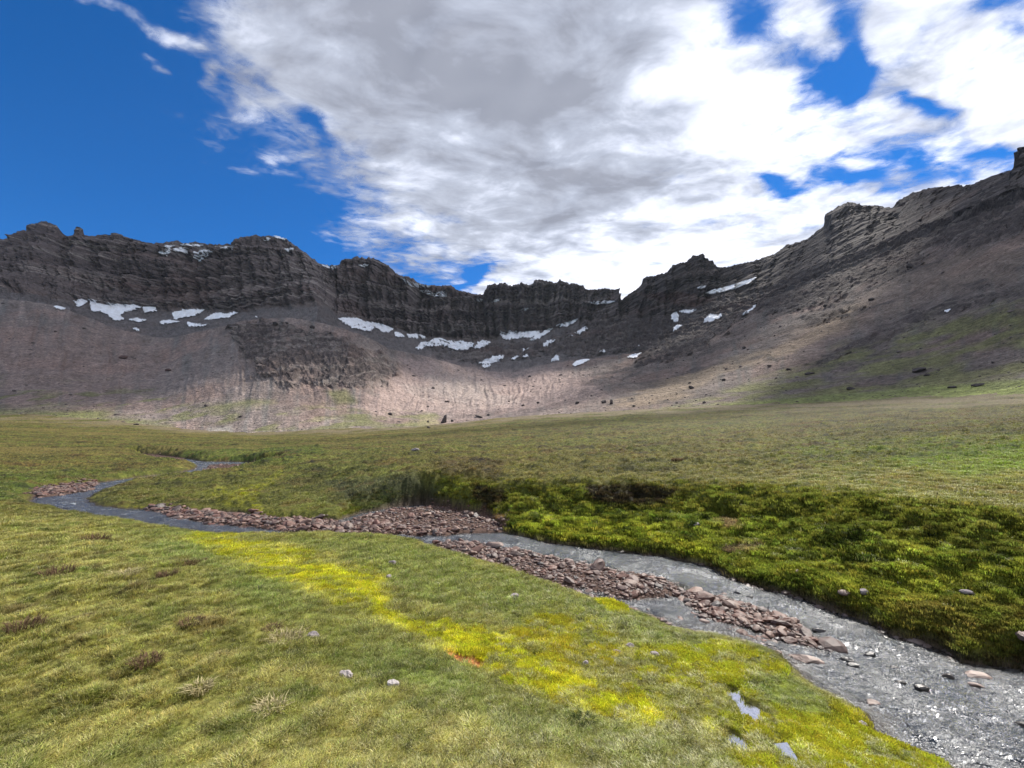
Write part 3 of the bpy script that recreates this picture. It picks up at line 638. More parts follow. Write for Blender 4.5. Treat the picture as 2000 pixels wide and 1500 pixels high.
# ================================================================== SNOW
SNOW = [
 ([(962,706),(975,702),(990,700),(992,702),(975,706)],'thin broken snow line above the patch behind the moraine crest'),
 ([(1000,688),(1015,685),(1030,680),(1034,682),(1018,688)],'faint snow streak in the dark steps under the ledge snowfield'),
 ([(1060,676),(1070,668),(1082,664),(1078,670),(1066,678)],'small slanting streak below the snow ramp'),
 ([(1120,655),(1130,648),(1142,640),(1146,643),(1134,652)],'snow streak among the dark crags right of the upper ramp'),
 ([(1104,664),(1110,658),(1118,655),(1114,663)],'snow dot among the dark crags left of the streak'),
 ([(955,590),(966,586),(978,583),(972,590)],'small snow fleck at the notch left of the back wall'),
 ([(925,588),(934,584),(944,585),(938,590)],'snow fleck on the low skyline notch before the back wall'),
 ([(320,482),(332,480),(338,482),(330,484)],'thin snow line under the left plateau skyline'),
 ([(350,479),(372,478),(396,480),(380,482)],'long thin snow line along the plateau skyline'),
 ([(700,520),(712,516),(720,519),(710,523)],'snow dot near the top of the second peak'),
 ([(876,690),(884,688),(892,690),(885,693)],'tiny snow scrap in the dark hollow above the moraine'),
 ([(105,600),(118,598),(133,602),(118,606)],'thin sliver of snow furthest left on the left scree'),
 ([(143,590),(164,582),(168,592),(154,600)],'small wedge of snow beside the left end of the long snowfield below the cliff'),
 ([(173,585),(200,590),(224,594),(245,596),(280,596),(273,604),(245,609),(233,617),(245,625),(224,627),(208,614),(196,609),(180,609)],'largest curling snowfield below the left cliff'),
 ([(252,625),(270,623),(287,626),(270,630)],'narrow snow strip just under the curling snowfield'),
 ([(280,601),(304,600),(306,609),(283,613)],'square snow patch between the curling snowfield and the long white patch'),
 ([(338,612),(350,606),(399,606),(390,613),(371,619),(340,624)],'white snow patch with a dark notch in the middle of the left basin'),
 ([(400,625),(420,612),(440,613),(465,611),(455,617),(444,621),(420,624)],'long snow wedge at the right end of the left basin'),
 ([(312,629),(335,627),(350,629),(315,635)],'flat snow sliver below the square patch'),
 ([(366,630),(378,634),(395,634),(410,636),(390,639),(371,639)],'boat shaped snow patch on dark scree low in the left basin'),
 ([(259,643),(266,642),(273,646),(268,648)],'tiny snow fleck lowest on the left scree'),
 ([(494,624),(500,620),(508,617),(502,623)],'tiny snow fleck on top of the dark knoll'),
 ([(311,494),(325,488),(335,483),(333,492),(326,501),(315,498)],'ragged snow patch at left of the high plateau snow'),
 ([(338,487),(350,484),(367,486),(366,497),(352,492),(342,493)],'middle snow patch on the high left plateau'),
 ([(373,494),(385,492),(402,489),(420,495),(405,500),(398,508),(385,514),(380,503)],'triangular snow patch hanging from the high left plateau'),
 ([(428,485),(440,483),(457,483),(455,488),(440,488)],'snow strip on the plateau under the round summit'),
 ([(511,473),(518,468),(530,465),(528,469),(520,471)],'short snow streak left of the round summit top'),
 ([(536,463),(545,462),(556,467),(558,471),(546,467)],'snow cap on the crest of the round summit'),
 ([(556,489),(566,486),(574,486),(570,491),(562,493)],'snow flecks on the right shoulder of the round summit'),
 ([(628,519),(640,521),(657,521),(655,527),(645,526)],'snow saddle between the round summit and the next peak'),
 ([(661,624),(675,622),(691,622),(706,627),(722,631),(740,631),(756,638),(768,644),(758,650),(745,649),(732,638),(722,648),(708,645),(688,641),(672,632)],'long white snowfield at the foot of the middle cliff'),
 ([(771,650),(780,651),(791,659),(772,659)],'little snow wedge right of the long middle snowfield'),
 ([(794,654),(804,655),(813,652),(816,661),(804,662),(796,661)],'small blocky snow patch below the middle cliff'),
 ([(817,655),(826,657),(833,662),(822,661)],'thin snow streak beside the blocky patch'),
 ([(813,681),(820,673),(827,669),(838,670),(848,663),(859,661),(868,666),(880,667),(890,670),(901,667),(912,671),(925,670),(922,680),(905,684),(890,684),(876,679),(862,676),(845,679),(831,675),(822,684)],'broad jagged snowfield in the centre under the back wall'),
 ([(925,682),(934,671),(940,665),(957,669),(950,675),(936,682)],'snow tongue touching the right end of the jagged snowfield'),
 ([(969,648),(985,649),(1002,646),(1020,651),(1035,649),(1055,648),(1046,657),(1032,661),(1020,660),(1005,664),(988,665),(980,657)],'snowfield right of centre on the ledge of the back wall'),
 ([(1036,666),(1048,657),(1062,648),(1080,640),(1072,649),(1060,657),(1050,663)],'slanting snow ramp climbing right from the ledge snowfield'),
 ([(1086,638),(1098,633),(1111,629),(1131,623),(1120,632),(1108,638)],'upper slanting snow ramp near the right end of the back wall'),
 ([(936,710),(950,703),(967,697),(986,696),(978,705),(966,709),(953,712)],'snow patch resting behind the moraine crest'),
 ([(940,717),(950,713),(960,714),(945,719)],'thin snow line along the moraine crest'),
 ([(999,702),(1008,698),(1016,697),(1005,704)],'small snow fleck above the middle of the moraine'),
 ([(1020,697),(1030,692),(1038,692),(1026,699)],'snow fleck between the moraine and dark rock steps'),
 ([(1074,711),(1080,701),(1090,694),(1092,702),(1086,711)],'upright snow patch in the gully above the moraine'),
 ([(1118,713),(1130,706),(1146,700),(1150,704),(1138,711),(1125,716)],'bright oval snow patch on the right end of the moraine'),
 ([(1172,688),(1180,685),(1186,686),(1178,690)],'tiny snow dot on dark scree right of the oval patch'),
 ([(782,543),(796,550),(815,555),(841,561),(825,564),(810,562),(795,556)],'curved snow cornice below the second peak'),
 ([(820,568),(833,568),(845,571),(858,571),(873,570),(870,580),(855,580),(838,577)],'flat snow patch on the shelf right of the second peak'),
 ([(1148,591),(1170,590),(1203,589),(1190,593),(1160,595)],'long thin snow line on the bench at the right of the back wall'),
 ([(1020,605),(1027,603),(1035,604),(1028,608)],'lone snow dot halfway up the back wall'),
 ([(1378,573),(1400,566),(1424,560),(1450,552),(1477,543),(1462,555),(1440,563),(1408,571),(1390,575)],'long slanting snow slab below the right hand ridge'),
 ([(1364,564),(1371,559),(1377,560),(1369,566)],'tiny snow fleck left of the slanting slab'),
 ([(1326,609),(1340,606),(1350,608),(1361,603),(1352,611),(1338,612)],'snow patch above the small frozen falls'),
 ([(1312,622),(1314,612),(1322,611),(1326,620),(1322,630),(1316,632)],'snow streaks in the falls on the right rock step'),
 ([(1314,649),(1318,640),(1324,635),(1331,637),(1325,643)],'snow cone at the foot of the small falls'),
 ([(1375,630),(1382,620),(1388,615),(1400,618),(1412,614),(1404,622),(1392,628)],'winged snow patch right of the falls'),
 ([(1452,615),(1462,607),(1477,598),(1468,607),(1456,615)],'steep thin snow streak beside the right buttress'),
 ([(1232,690),(1240,682),(1250,677),(1246,685)],'upper of two short slanting snow streaks on the right scree'),
 ([(1226,699),(1238,693),(1252,691),(1241,699)],'lower of two short slanting snow streaks on the right scree'),
 ([(1844,611),(1850,607),(1857,606),(1851,611)],'single white snow fleck on the grassy right slope'),
]
N = NT('old_snow'); g = N.n('NewGeometry').outputs['Position']
cc = N.mixc(N.rng(N.noise(g, .12, 5, .6), .35, .7, 0, 1), (.93, .94, .96, 1), (.74, .72, .70, 1))
bp = N.n('Bump', {'Height': N.noise(g, .5, 4), 'Distance': .6}).outputs[0]
snow_m = N.out(N.n('BsdfPrincipled', {'Base Color': cc, 'Roughness': .7, 'Normal': bp}).outputs[0])
nrmx = np.gradient(MP, axis=1); nrmy = np.gradient(MP, axis=0)
NRM = np.cross(nrmx, nrmy); NRM /= np.linalg.norm(NRM, axis=-1, keepdims=True)+1e-9
jsx = fbm(MX/6, MZ/3.5, 3, 401)*5; jsy = fbm(MX/6, MZ/3.5, 3, 402)*2.2
# visibility of mountain vertices: a coarse depth buffer
zb = np.full((1600, 2100), 1e9); mi = (MPX > 0) & (MPX < 2090) & (MPY > 0) & (MPY < 1590)
np.minimum.at(zb, (MPY[mi].astype(int), MPX[mi].astype(int)), MY2[mi])
for _ in range(1):
    zb = np.minimum(zb, np.minimum(np.roll(zb, 1, 1), np.roll(zb, -1, 1))); zb = np.minimum(zb, np.minimum(np.roll(zb, 1, 0), np.roll(zb, -1, 0)))
vis = np.zeros(MY.shape, bool)
vis[mi] = MY2[mi] < zb[MPY[mi].astype(int), MPX[mi].astype(int)]+45
vis |= ~mi
SG_CNT = 0
for poly, lab in SNOW:
    P_ = np.array(poly, float); x0, y0 = P_.min(0)-8; x1, y1 = P_.max(0)+8
    m = (MPX > x0) & (MPX < x1) & (MPY > y0) & (MPY < y1) & vis
    if not m.any(): continue
    rr, cc_ = np.where(m); r0, r1, c0, c1 = rr.min(), rr.max()+1, cc_.min(), cc_.max()+1
    sub = np.s_[r0:r1, c0:c1]
    d = sdf(MPX[sub]+jsx[sub], MPY[sub]+jsy[sub], poly)
    k = (d < 1.0) & vis[sub]
    if k.sum() < 6: k = (d < 1.6) & vis[sub]
    V = MP[sub]+NRM[sub]*np.where(NRM[sub][..., 2:3] < 0, -1, 1)*(1.3*np.clip(MY[sub]/900, .3, 1))[..., None]+np.array([0, 0, .8])*np.clip(MY[sub]/900, .3, 1)[..., None]
    V = V*(1-.0012)
    rr_, cc2 = k.shape; idx = np.arange(rr_*cc2).reshape(rr_, cc2)
    q = np.stack([idx[:-1, :-1], idx[:-1, 1:], idx[1:, 1:], idx[1:, :-1]], -1).reshape(-1, 4)
    q = q[k.reshape(-1)[q].sum(1) >= 3]
    if len(q) == 0: print('no snow', lab); continue
    lb = np.arange(rr_*cc2)
    for _ in range(400):
        mn = lb[q].min(1); old = lb.copy(); np.minimum.at(lb, q.ravel(), np.repeat(mn, 4))
        if (old == lb).all(): break
    ql = lb[q[:, 0]]; u_l, n_l = np.unique(ql, return_counts=True); q = q[ql == u_l[n_l.argmax()]]
    use = np.zeros(rr_*cc2, bool); use[q.ravel()] = True; rm = np.cumsum(use)-1
    co = V.reshape(-1, 3)[use]; co = co.copy(); co[:, 2] += EYE; ctr = co.mean(0); ctr[2] = co[:, 2].min()
    me = raw_mesh(bpy.data.meshes.new('snow_patch'), co-ctr, rm[q])
    tag(link(me, 'snow_patch', snow_m, ctr), lab, 'snow patch', 'snow patches on the cliffs and scree'); SG_CNT += 1
print('snow', SG_CNT)

# ================================================================== ROCKS
def rock_mesh(name, seed, sub=2, cuts=9, sq=(1, 1, 1), rough=.05):
    r_ = np.random.default_rng(seed)
    import bmesh
    bm = bmesh.new(); bmesh.ops.create_icosphere(bm, subdivisions=sub, radius=1)
    v = np.array([x.co[:] for x in bm.verts])
    for i in range(cuts):
        nrm = r_.normal(size=3); nrm /= np.linalg.norm(nrm); h = r_.uniform(.55, .85)
        d = v@nrm; v = np.where((d > h)[:, None], v-(d-h)[:, None]*nrm, v)
    v *= np.array(sq)*r_.uniform(.85, 1.15, 3); v += r_.normal(size=v.shape)*rough
    for x, c in zip(bm.verts, v): x.co = c
    me = bpy.data.meshes.new(name); bm.to_mesh(me); bm.free()
    return me
def stone_mat(name, cols, sc_=9, bump=.01, rough=.75, rnd=True):
    N = NT(name); g = N.n('TexCoord').outputs['Object'] if False else N.n('NewGeometry').outputs['Position']
    ri = N.n('ObjectInfo').outputs['Random'] if rnd else N.n('NewGeometry').outputs['Random Per Island']
    cr = N.n('ValToRGB', {0: ri}); el = cr.color_ramp.elements
    while len(el) < len(cols): el.new(.5)
    for i, c in enumerate(cols): el[i].position = i/(len(cols)-1); el[i].color = (*c, 1)
    nz = N.noise(g, sc_, 5, .65); f = N.rng(nz, .3, .7, .65, 1.3)
    cc = N.n('VectorMath', {0: cr.outputs[0], 3: f}, operation='SCALE').outputs[0]
    b = N.n('Bump', {'Height': N.noise(g, sc_*2, 5, .7), 'Distance': bump}).outputs[0]
    return N.out(N.n('BsdfPrincipled', {'Base Color': cc, 'Roughness': rough, 'Normal': b}).outputs[0])
GRAV = [(.07, .038, .030), (.135, .065, .045), (.085, .058, .050), (.19, .115, .085), (.04, .03, .028), (.125, .05, .032), (.075, .064, .060)]
gm = stone_mat('gravel_stone', GRAV, 25, .004, .6); gms = stone_mat('small_gravel', GRAV, 25, .004, .6, False)
wet = stone_mat('wet_dark_rock', [(.03, .027, .025), (.05, .042, .038), (.06, .04, .035)], 20, .006, .3)
STM = [rock_mesh('stone', 500+i, 2, 8, (1, .8, .58), .025) for i in range(10)]
for m in STM: m.materials.append(gm)
# candidate gravel positions over every bar
cand = []
BN = ['central gravel bar beside the grassy tongue', 'lower gravel bar running into the wide water', 'left gravel bar along the bend', 'red earth fan under the mossy bank', 'upstream gravel bar at the far bend', 'red gravel spit at the far left bend', 'far upstream gravel']
BC = [4600, 3400, 2600, 2200, 700, 500, 200]
for bi, (P, cnt) in enumerate(zip(WB, BC)):
    P_ = np.array(P); x0, y0 = P_.min(0); x1, y1 = P_.max(0)
    X = rng.uniform(x0, x1, cnt*12); Y = rng.uniform(y0, y1, cnt*12)
    d = sdf(X, Y, P); ok = (d < .10+rng.normal(0, .06, len(X))) & (Y > 0)
    X, Y = X[ok][:cnt], Y[ok][:cnt]
    big = np.exp(rng.normal(0, .58, len(X)))*(.0235 if bi < 2 else .030 if bi != 3 else .022)
    big *= np.clip(Y/9, .8, 2.2); big = np.clip(big, .012, .16)
    z = g_at(X, Y, GZ); okz = z < WZ+.30; X, Y, z, big = X[okz], Y[okz], z[okz], big[okz]; z = np.maximum(z, WZ-.03)
    for a in zip(X, Y, z, big): cand.append((*a, bi))
# wet shallows between bars
P = wpoly([(1150,1165),(1300,1180),(1400,1215),(1540,1262),(1560,1290),(1460,1258),(1350,1240),(1260,1205)])
P_ = np.array(P); X = rng.uniform(*np.r_[P_[:, 0].min(), P_[:, 0].max()], 6000); Y = rng.uniform(P_[:, 1].min(), P_[:, 1].max(), 6000)
ok = sdf(X, Y, P) < .05; X, Y = X[ok][:1700], Y[ok][:1700]
for x, y, z_ in zip(X, Y, np.maximum(g_at(X, Y, GZ), WZ-.03)): cand.append((x, y, z_, float(np.clip(np.exp(rng.normal(0, .4))*.024, .01, .07)), 1))
far_edge = wpoly([(1000,1048),(1080,1063),(1200,1077),(1300,1090),(1390,1108),(1430,1132),(1500,1152),(1560,1170),(1700,1219),(1740,1242),(1850,1270),(1880,1294)])
bank_st = []
for i in range(len(far_edge)-1):
    for _ in range(12):
        t_ = rng.uniform(); x = lerp(far_edge[i][0], far_edge[i+1][0], t_)+rng.normal(0, .05); y = lerp(far_edge[i][1], far_edge[i+1][1], t_)+rng.normal(0, .05)
        bank_st.append((x, y, WZ-.01, float(np.clip(np.exp(rng.normal(0, .5))*.035, .015, .10))))
cand = np.array(cand); app = cand[:, 3]/cand[:, 1]
order = np.argsort(-app); top = order[:290]; rest = order[290:]
STL = {0: 'reddish brown stone lying among others on the central gravel bar', 1: 'reddish brown stone on the lower gravel bar beside the wide water',
       2: 'brown stone on the left gravel bar along the stream bend', 3: 'rusty stone on the red earth fan under the mossy bank',
       4: 'grey brown stone on the far upstream gravel bar', 5: 'rust red stone on the gravel spit at the left bend', 6: 'small stone by the far upstream channel'}
for i in top:
    x, y, z_, r_, bi = cand[i]; me = STM[rng.integers(len(STM))]
    o = bpy.data.objects.new('gravel_stone', me); sc.collection.objects.link(o)
    o.location = (x, y, z_+EYE+r_*.25); o.scale = (r_*rng.uniform(.9, 1.4), r_, r_*rng.uniform(.7, 1.1))
    o.rotation_euler = (rng.uniform(-.35, .35), rng.uniform(-.35, .35), rng.uniform(0, 6.28))
    tag(o, STL[int(bi)], 'stone', {0: 'stones of the central gravel bar', 1: 'stones of the lower gravel bar', 2: 'stones of the left gravel bar', 3: 'stones of the red earth fan', 4: 'stones of the upstream gravel bar', 5: 'stones of the red gravel spit', 6: 'stones of the far channel'}[int(bi)])
def merge_stones(name, pts, mat, kind_label, subv=1, nvar=6, flat=.6):
    vs, fs, off = [], [], 0
    tmp = [rock_mesh('tmp', 900+i, subv, 6, (1, .8, flat), .04) for i in range(nvar)]
    arrs = [(np.array([v.co[:] for v in t.vertices]), np.array([p.vertices[:] for p in t.polygons])) for t in tmp]
    for t in tmp: bpy.data.meshes.remove(t)
    for x, y, z_, r_ in pts:
        v, f = arrs[rng.integers(nvar)]; a = rng.uniform(0, 6.28); ca_, sa_ = math.cos(a), math.sin(a)
        vv = v*np.array([r_*rng.uniform(.9, 1.4), r_, r_*rng.uniform(.7, 1.1)]); tl = rng.uniform(-.4, .4)
        vv = np.c_[vv[:, 0], vv[:, 1]*math.cos(tl)-vv[:, 2]*math.sin(tl), vv[:, 1]*math.sin(tl)+vv[:, 2]*math.cos(tl)]
        vs.append(np.c_[vv[:, 0]*ca_-vv[:, 1]*sa_+x, vv[:, 0]*sa_+vv[:, 1]*ca_+y, vv[:, 2]+z_+EYE+r_*.2]); fs.append(f+off); off += len(v)
    me = raw_mesh(bpy.data.meshes.new(name), np.concatenate(vs), np.concatenate(fs), False)
    return tag(link(me, name, mat), kind_label, None, None, 'stuff')
merge_stones('gravel', [cand[i][:4] for i in rest], gms, 'mass of small reddish brown pebbles between the larger stones')

merge_stones('bank_stones', bank_st, stone_mat('bank_stone_rock', [(.05, .04, .035), (.09, .06, .05), (.12, .09, .08)], 20, .006, .5, False), 'dark stones lodged under the far mossy bank')

# dark rocks standing in the running water
INW = [(1905,1322,17,'largest black wet rock standing in the stream near the right edge'),(1908,1340,10,'pale wet rock just below the largest black rock in the stream'),(1655,1290,10,'black rock at the end of the row of rocks below the gravel bar'),
       (1668,1301,9,'flat black rock touching the last rock of the row'),(1600,1234,10,'dark rock alone in the current above the gravel bar end'),(1604,1268,9,'dark wet stone at the tip of the lower gravel bar'),(1622,1276,10,'round dark stone beyond the tip of the lower gravel bar'),
       (1747,1308,9,'small black rock in mid stream between the row and the largest rock'),(1700,1280,10,'low dark rock washed by rapids in mid stream'),(1703,1376,11,'tan submerged rock near the mossy near bank'),(1850,1322,9,'low black rock left of the largest rock'),
       (1440,1160,6,'small dark rock below the first rapid'),(1465,1168,7,'flat dark rock in the first rapid'),(1787,1237,15,'big brown boulder at the foot of the far bank'),(1768,1238,9,'dark stone beside the big brown boulder'),
       (1995,1420,13,'dark rock cut by the right edge of the picture'),(1760,1335,8,'submerged dark rock low in mid stream'),(1800,1344,12,'long low rock under the surface right of mid stream'),(968,1066,14,'dark red rock at the head of the central gravel bar'),(840,1012,7,'rust stone at the mouth of the earth fan'),
       (347,1013,8,'orange brown rock in the left channel'),(1575,1290,22,'smooth pinkish grey slab jutting from the near bank'),(1520,1250,8,'dark wet stone between the lower bar and the near bank'),(1505,1262,7,'small wet stone touching the near bank'),(1375,1215,9,'grey stone in the brown shallows')]
brown = stone_mat('brown_boulder', [(.16, .11, .09), (.22, .15, .12)], 14, .01, .6); tan = stone_mat('tan_slab', [(.27, .19, .15), (.30, .22, .18)], 12, .012, .5)
def g_pix(px, py, z=WZ): X, Y = on_plane(px, py, z); return float(X), float(Y)
for i, (px, py, rp, lab) in enumerate(INW):
    X, Y = g_pix(px, py); r_ = rp/F*math.hypot(1, 0)*Y
    big = 'slab' in lab; me = rock_mesh('stream_rock', 700+i, 3, 10, (1.3, .8, .35 if big else .62), .015)
    me.materials.append(tan if (big or 'tan' in lab or 'orange' in lab or 'pale' in lab) else brown if ('brown' in lab or 'red' in lab or 'rust' in lab or 'grey' in lab) else wet)
    o = bpy.data.objects.new('stream_rock', me); sc.collection.objects.link(o); o.scale = (r_, r_, r_)
    o.location = (X, Y, WZ+EYE+r_*.05); o.rotation_euler = (0, 0, random.uniform(-.6, .2))
    tag(o, lab, 'rock', 'rocks standing in the stream')

# boulders on the slopes
BLD = [(867,820,7,1.5,'large dark leaning boulder where the meadow meets the moraine'),(883,819,3.5,1,'small pointed boulder just right of the large leaning one'),(1179,782,5.5,1,'left of two dark boulders standing side by side on the right slope foot'),
       (1191,785,5,1.25,'right of two dark boulders standing side by side on the right slope foot'),(1125,784,5,.8,'dark flat topped boulder left of the pair'),(1023,788,4.5,.5,'flat dark boulder at the foot of the pale moraine gully'),(1048,784,3.5,.8,'small boulder between the moraine foot and the flat topped boulder'),
       (938,809,8,.35,'long low rock ledge right of the leaning boulder'),(955,807,4,.6,'small rock at the right end of the low ledge'),(763,805,5,.5,'flat dark boulder at the left foot of the pale moraine'),(838,821,3,.9,'small boulder left of the large leaning one'),
       (835,832,3.5,.7,'dark stone on the grass below the leaning boulder'),(241,694,10,.55,'big reddish boulder alone on the left scree'),(329,719,6,.5,'dark boulder right and below of the reddish one on the left scree'),(401,788,6,.5,'dark boulder low on the left scree'),
       (541,631,7,.6,'dark boulder on top of the knoll'),(563,628,4,.8,'smaller boulder next to the one on top of the knoll'),(608,636,5,.8,'boulder at the right end of the knoll top'),(268,825,5,.4,'dark stone at the foot of the left scree'),(467,810,4,.6,'lone stone above the yellow patch at the left foot'),
       (1348,754,6,.8,'dark boulder on the lower right slope above the meadow'),(1412,739,4.5,.7,'small boulder midway up the lower right slope'),(1578,725,9,.45,'wide dark boulder on the grassy right slope'),(1538,717,6,.4,'flat rock left of the wide boulder on the grassy right slope'),
       (1660,755,8,.45,'dark boulder just above the meadow at the right'),(1794,719,14,.4,'long dark outcrop boulder on the far right slope'),(1808,729,5,.6,'small stone below the long outcrop boulder'),(1858,752,8,.4,'low dark rock near the meadow at far right'),
       (1908,748,10,.4,'furthest right dark rock above the meadow'),(1776,517,9,.8,'large dark crag boulder high on the right slope'),(1032,732,4,.8,'dark boulder on the moraine near its crest'),(1612,594,5,.7,'dark rock on the scree under the right buttress'),(1700,581,6,.6,'dark rock between the right buttress and the pale strip'),
       (1452,676,5,.6,'dark stone on the pale sunlit strip'),(1500,712,5,.5,'rock at the lower edge of the dark outcrop'),(1345,745,3,.8,'small stone just above the lower right boulder'),(1236,790,4,.6,'dark stone in line with the meadow edge right of the pair'),(1560,600,5,.6,'rock perched beside the right hand gully')]
bmats = stone_mat('boulder_rock', [(.045, .036, .034), (.07, .055, .05), (.06, .045, .042)], .8, .25, .9); redm = stone_mat('reddish_boulder', [(.11, .06, .05), (.12, .07, .06)], .8, .25, .9)
for i, (px, py, rp, asp, lab) in enumerate(BLD):
    p = surf_at(px, py+rp*.4)
    if p is None: print('no surf', lab); continue
    r_ = rp/F*p[1]
    me = rock_mesh('boulder', 800+i, 3, 11, (1, .8, asp), .02); me.materials.append(redm if 'reddish' in lab else bmats)
    o = bpy.data.objects.new('boulder', me); sc.collection.objects.link(o); o.scale = (r_, r_, r_)
    o.location = (p[0], p[1], p[2]+EYE+r_*asp*.45); o.rotation_euler = (0, random.uniform(.2, .4) if 'leaning' in lab else random.uniform(-.15, .15), random.uniform(-.5, .5))
    tag(o, lab, 'boulder', 'boulders on the mountain slopes')
# loose rubble over the slopes
pts = []
mrow = np.where((T[:, 0] > .02) & (T[:, 0] < .98))[0]
for _ in range(5200):
    r0 = mrow[int(len(mrow)*rng.uniform(0, 1)**1.6*.999)]; c0 = rng.integers(60, C-60)
    p = MP[r0, c0]
    if abs(p[0]/p[1]) > 1.45: continue
    if p[0]/p[1] < .1 and rng.uniform() < .55: continue
    pts.append((p[0], p[1], p[2], float(np.clip(np.exp(rng.normal(0, .6))*.0011*p[1], .12, 2.6))))
rub = stone_mat('rubble', [(.07, .055, .05), (.12, .09, .08), (.17, .135, .12), (.09, .07, .065)], .8, .2, .9, False)
merge_stones('rubble', pts, rub, 'loose dark rubble strewn over the scree slopes', 1)

# small stones, droppings and dark tussocks on the turf
lich = stone_mat('pale_dropping', [(.34, .29, .28), (.42, .38, .36)], 40, .01, .9); grys = stone_mat('grey_turf_stone', [(.20, .17, .17), (.27, .23, .23)], 40, .006, .85)
TS = [(675,1319,13,'pale grey crumbly dropping on the foreground grass, left of the pair',lich),(764,1337,12,'pale lumpy dropping on the foreground grass, right of the pair',lich),(613,1240,11,'dull brown stone sunk in the green grass',grys),(1007,1164,9,'grey stone on the grassy tongue below the gravel bar',grys),
      (770,1100,9,'pale grey stone on the tongue left of the gravel bar',grys),(762,1125,7,'small pale stone below the pale grey one',grys),(1232,1260,8,'grey stone at the top of the golden moss',grys),(1208,1272,6,'small grey stone left of the golden moss stone',grys),(1280,1278,9,'grey stone right of the golden moss patch',grys),
      (1145,1293,6,'brown stone in the yellow moss ribbon',grys),(1560,1118,9,'grey stone on the far mossy terrace',brown),(1650,1158,11,'reddish stone on the lip of the far bank',brown),(1690,1158,9,'grey stone beside the reddish one on the far lip',grys),(1755,1139,5,'small stone on the yellow far terrace',grys),
      (1895,1160,10,'long pale stone on the far terrace near the right edge',grys),(1360,1027,8,'grey stone under the dark overhang',grys),(808,877,7,'grey stone alone on the upper meadow',grys),(1687,1415,8,'white angular stone at the edge of the wide water',lich),(1998,1245,14,'pink grey rock on the far bank at the right edge',brown)]
for i, (px, py, rp, lab, mt) in enumerate(TS):
    p = surf_at(px, py, 3.5)
    if p is None: print('no', lab); continue
    r_ = rp/F*p[1]; me = rock_mesh('turf_stone', 860+i, 3, 6, (1.1, .8, .55), .035 if mt is lich else .02); me.materials.append(mt)
    nm = 'dropping' if 'dropping' in lab else 'turf_stone'
    o = bpy.data.objects.new(nm, me); sc.collection.objects.link(o); o.scale = (r_, r_, r_); o.location = (p[0], p[1], p[2]+EYE+r_*.28)
    o.rotation_euler = (0, 0, random.uniform(-1, 1)); tag(o, lab, 'dropping' if nm == 'dropping' else 'stone', 'stones and droppings on the turf')

# ================================================================== GRASS
def tuft_mesh(name, n, rad, hgt, wid, lean, seed, mat):
    r_ = np.random.default_rng(seed); vs, fs = [], []
    for i in range(n):
        a = r_.uniform(0, 6.28); d = rad*math.sqrt(r_.uniform()); bx, by = d*math.cos(a), d*math.sin(a)
        h = hgt*r_.uniform(.5, 1.15); la = a+r_.normal(0, .8); ln = h*lean*r_.uniform(.3, 1.5)
        dx, dy = math.cos(la), math.sin(la); px_, py_ = -dy, dx; w_ = wid*r_.uniform(.6, 1.3); b = len(vs)
        vs += [(bx-px_*w_, by-py_*w_, -.01), (bx+px_*w_, by+py_*w_, -.01),
               (bx+dx*ln*.35-px_*w_*.8, by+dy*ln*.35-py_*w_*.8, h*.55), (bx+dx*ln*.35+px_*w_*.8, by+dy*ln*.35+py_*w_*.8, h*.55), (bx+dx*ln, by+dy*ln, h*(1-.25*lean))]
        fs += [(b, b+1, b+3, b+2), (b+2, b+3, b+4)]
    me = bpy.data.meshes.new(name); me.from_pydata(vs, [], fs); me.materials.append(mat); return me
N = NT('grass_blades'); tc = attr(N, 'tcol', 'INSTANCER').outputs['Color']
ri = N.n('NewGeometry').outputs['Random Per Island']
f = N.rng(ri, 0, 1, .4, 1.75)
c1 = N.n('VectorMath', {0: tc, 3: f}, operation='SCALE').outputs[0]
c2 = N.mixc(N.rng(ri, .84, .93, 0, .75), c1, (.55, .49, .22, 1))
df = N.n('BsdfDiffuse', {'Color': c2}).outputs[0]; tl = N.n('BsdfTranslucent', {'Color': c2}).outputs[0]
gl = N.n('BsdfGlossy', {'Color': (.9, .9, .8, 1), 'Roughness': .45}).outputs[0]
blade_m = N.out(N.n('MixShader', {0: .04, 1: N.n('MixShader', {0: .4, 1: df, 2: tl}).outputs[0], 2: gl}).outputs[0])
N = NT('moss_sprigs'); tc = attr(N, 'tcol', 'INSTANCER').outputs['Color']
f = N.rng(N.n('NewGeometry').outputs['Random Per Island'], 0, 1, .6, 1.4)
c1 = N.n('VectorMath', {0: tc, 3: f}, operation='SCALE').outputs[0]
moss_m = N.out(N.n('MixShader', {0: .5, 1: N.n('BsdfDiffuse', {'Color': c1}).outputs[0], 2: N.n('BsdfTranslucent', {'Color': c1}).outputs[0]}).outputs[0])

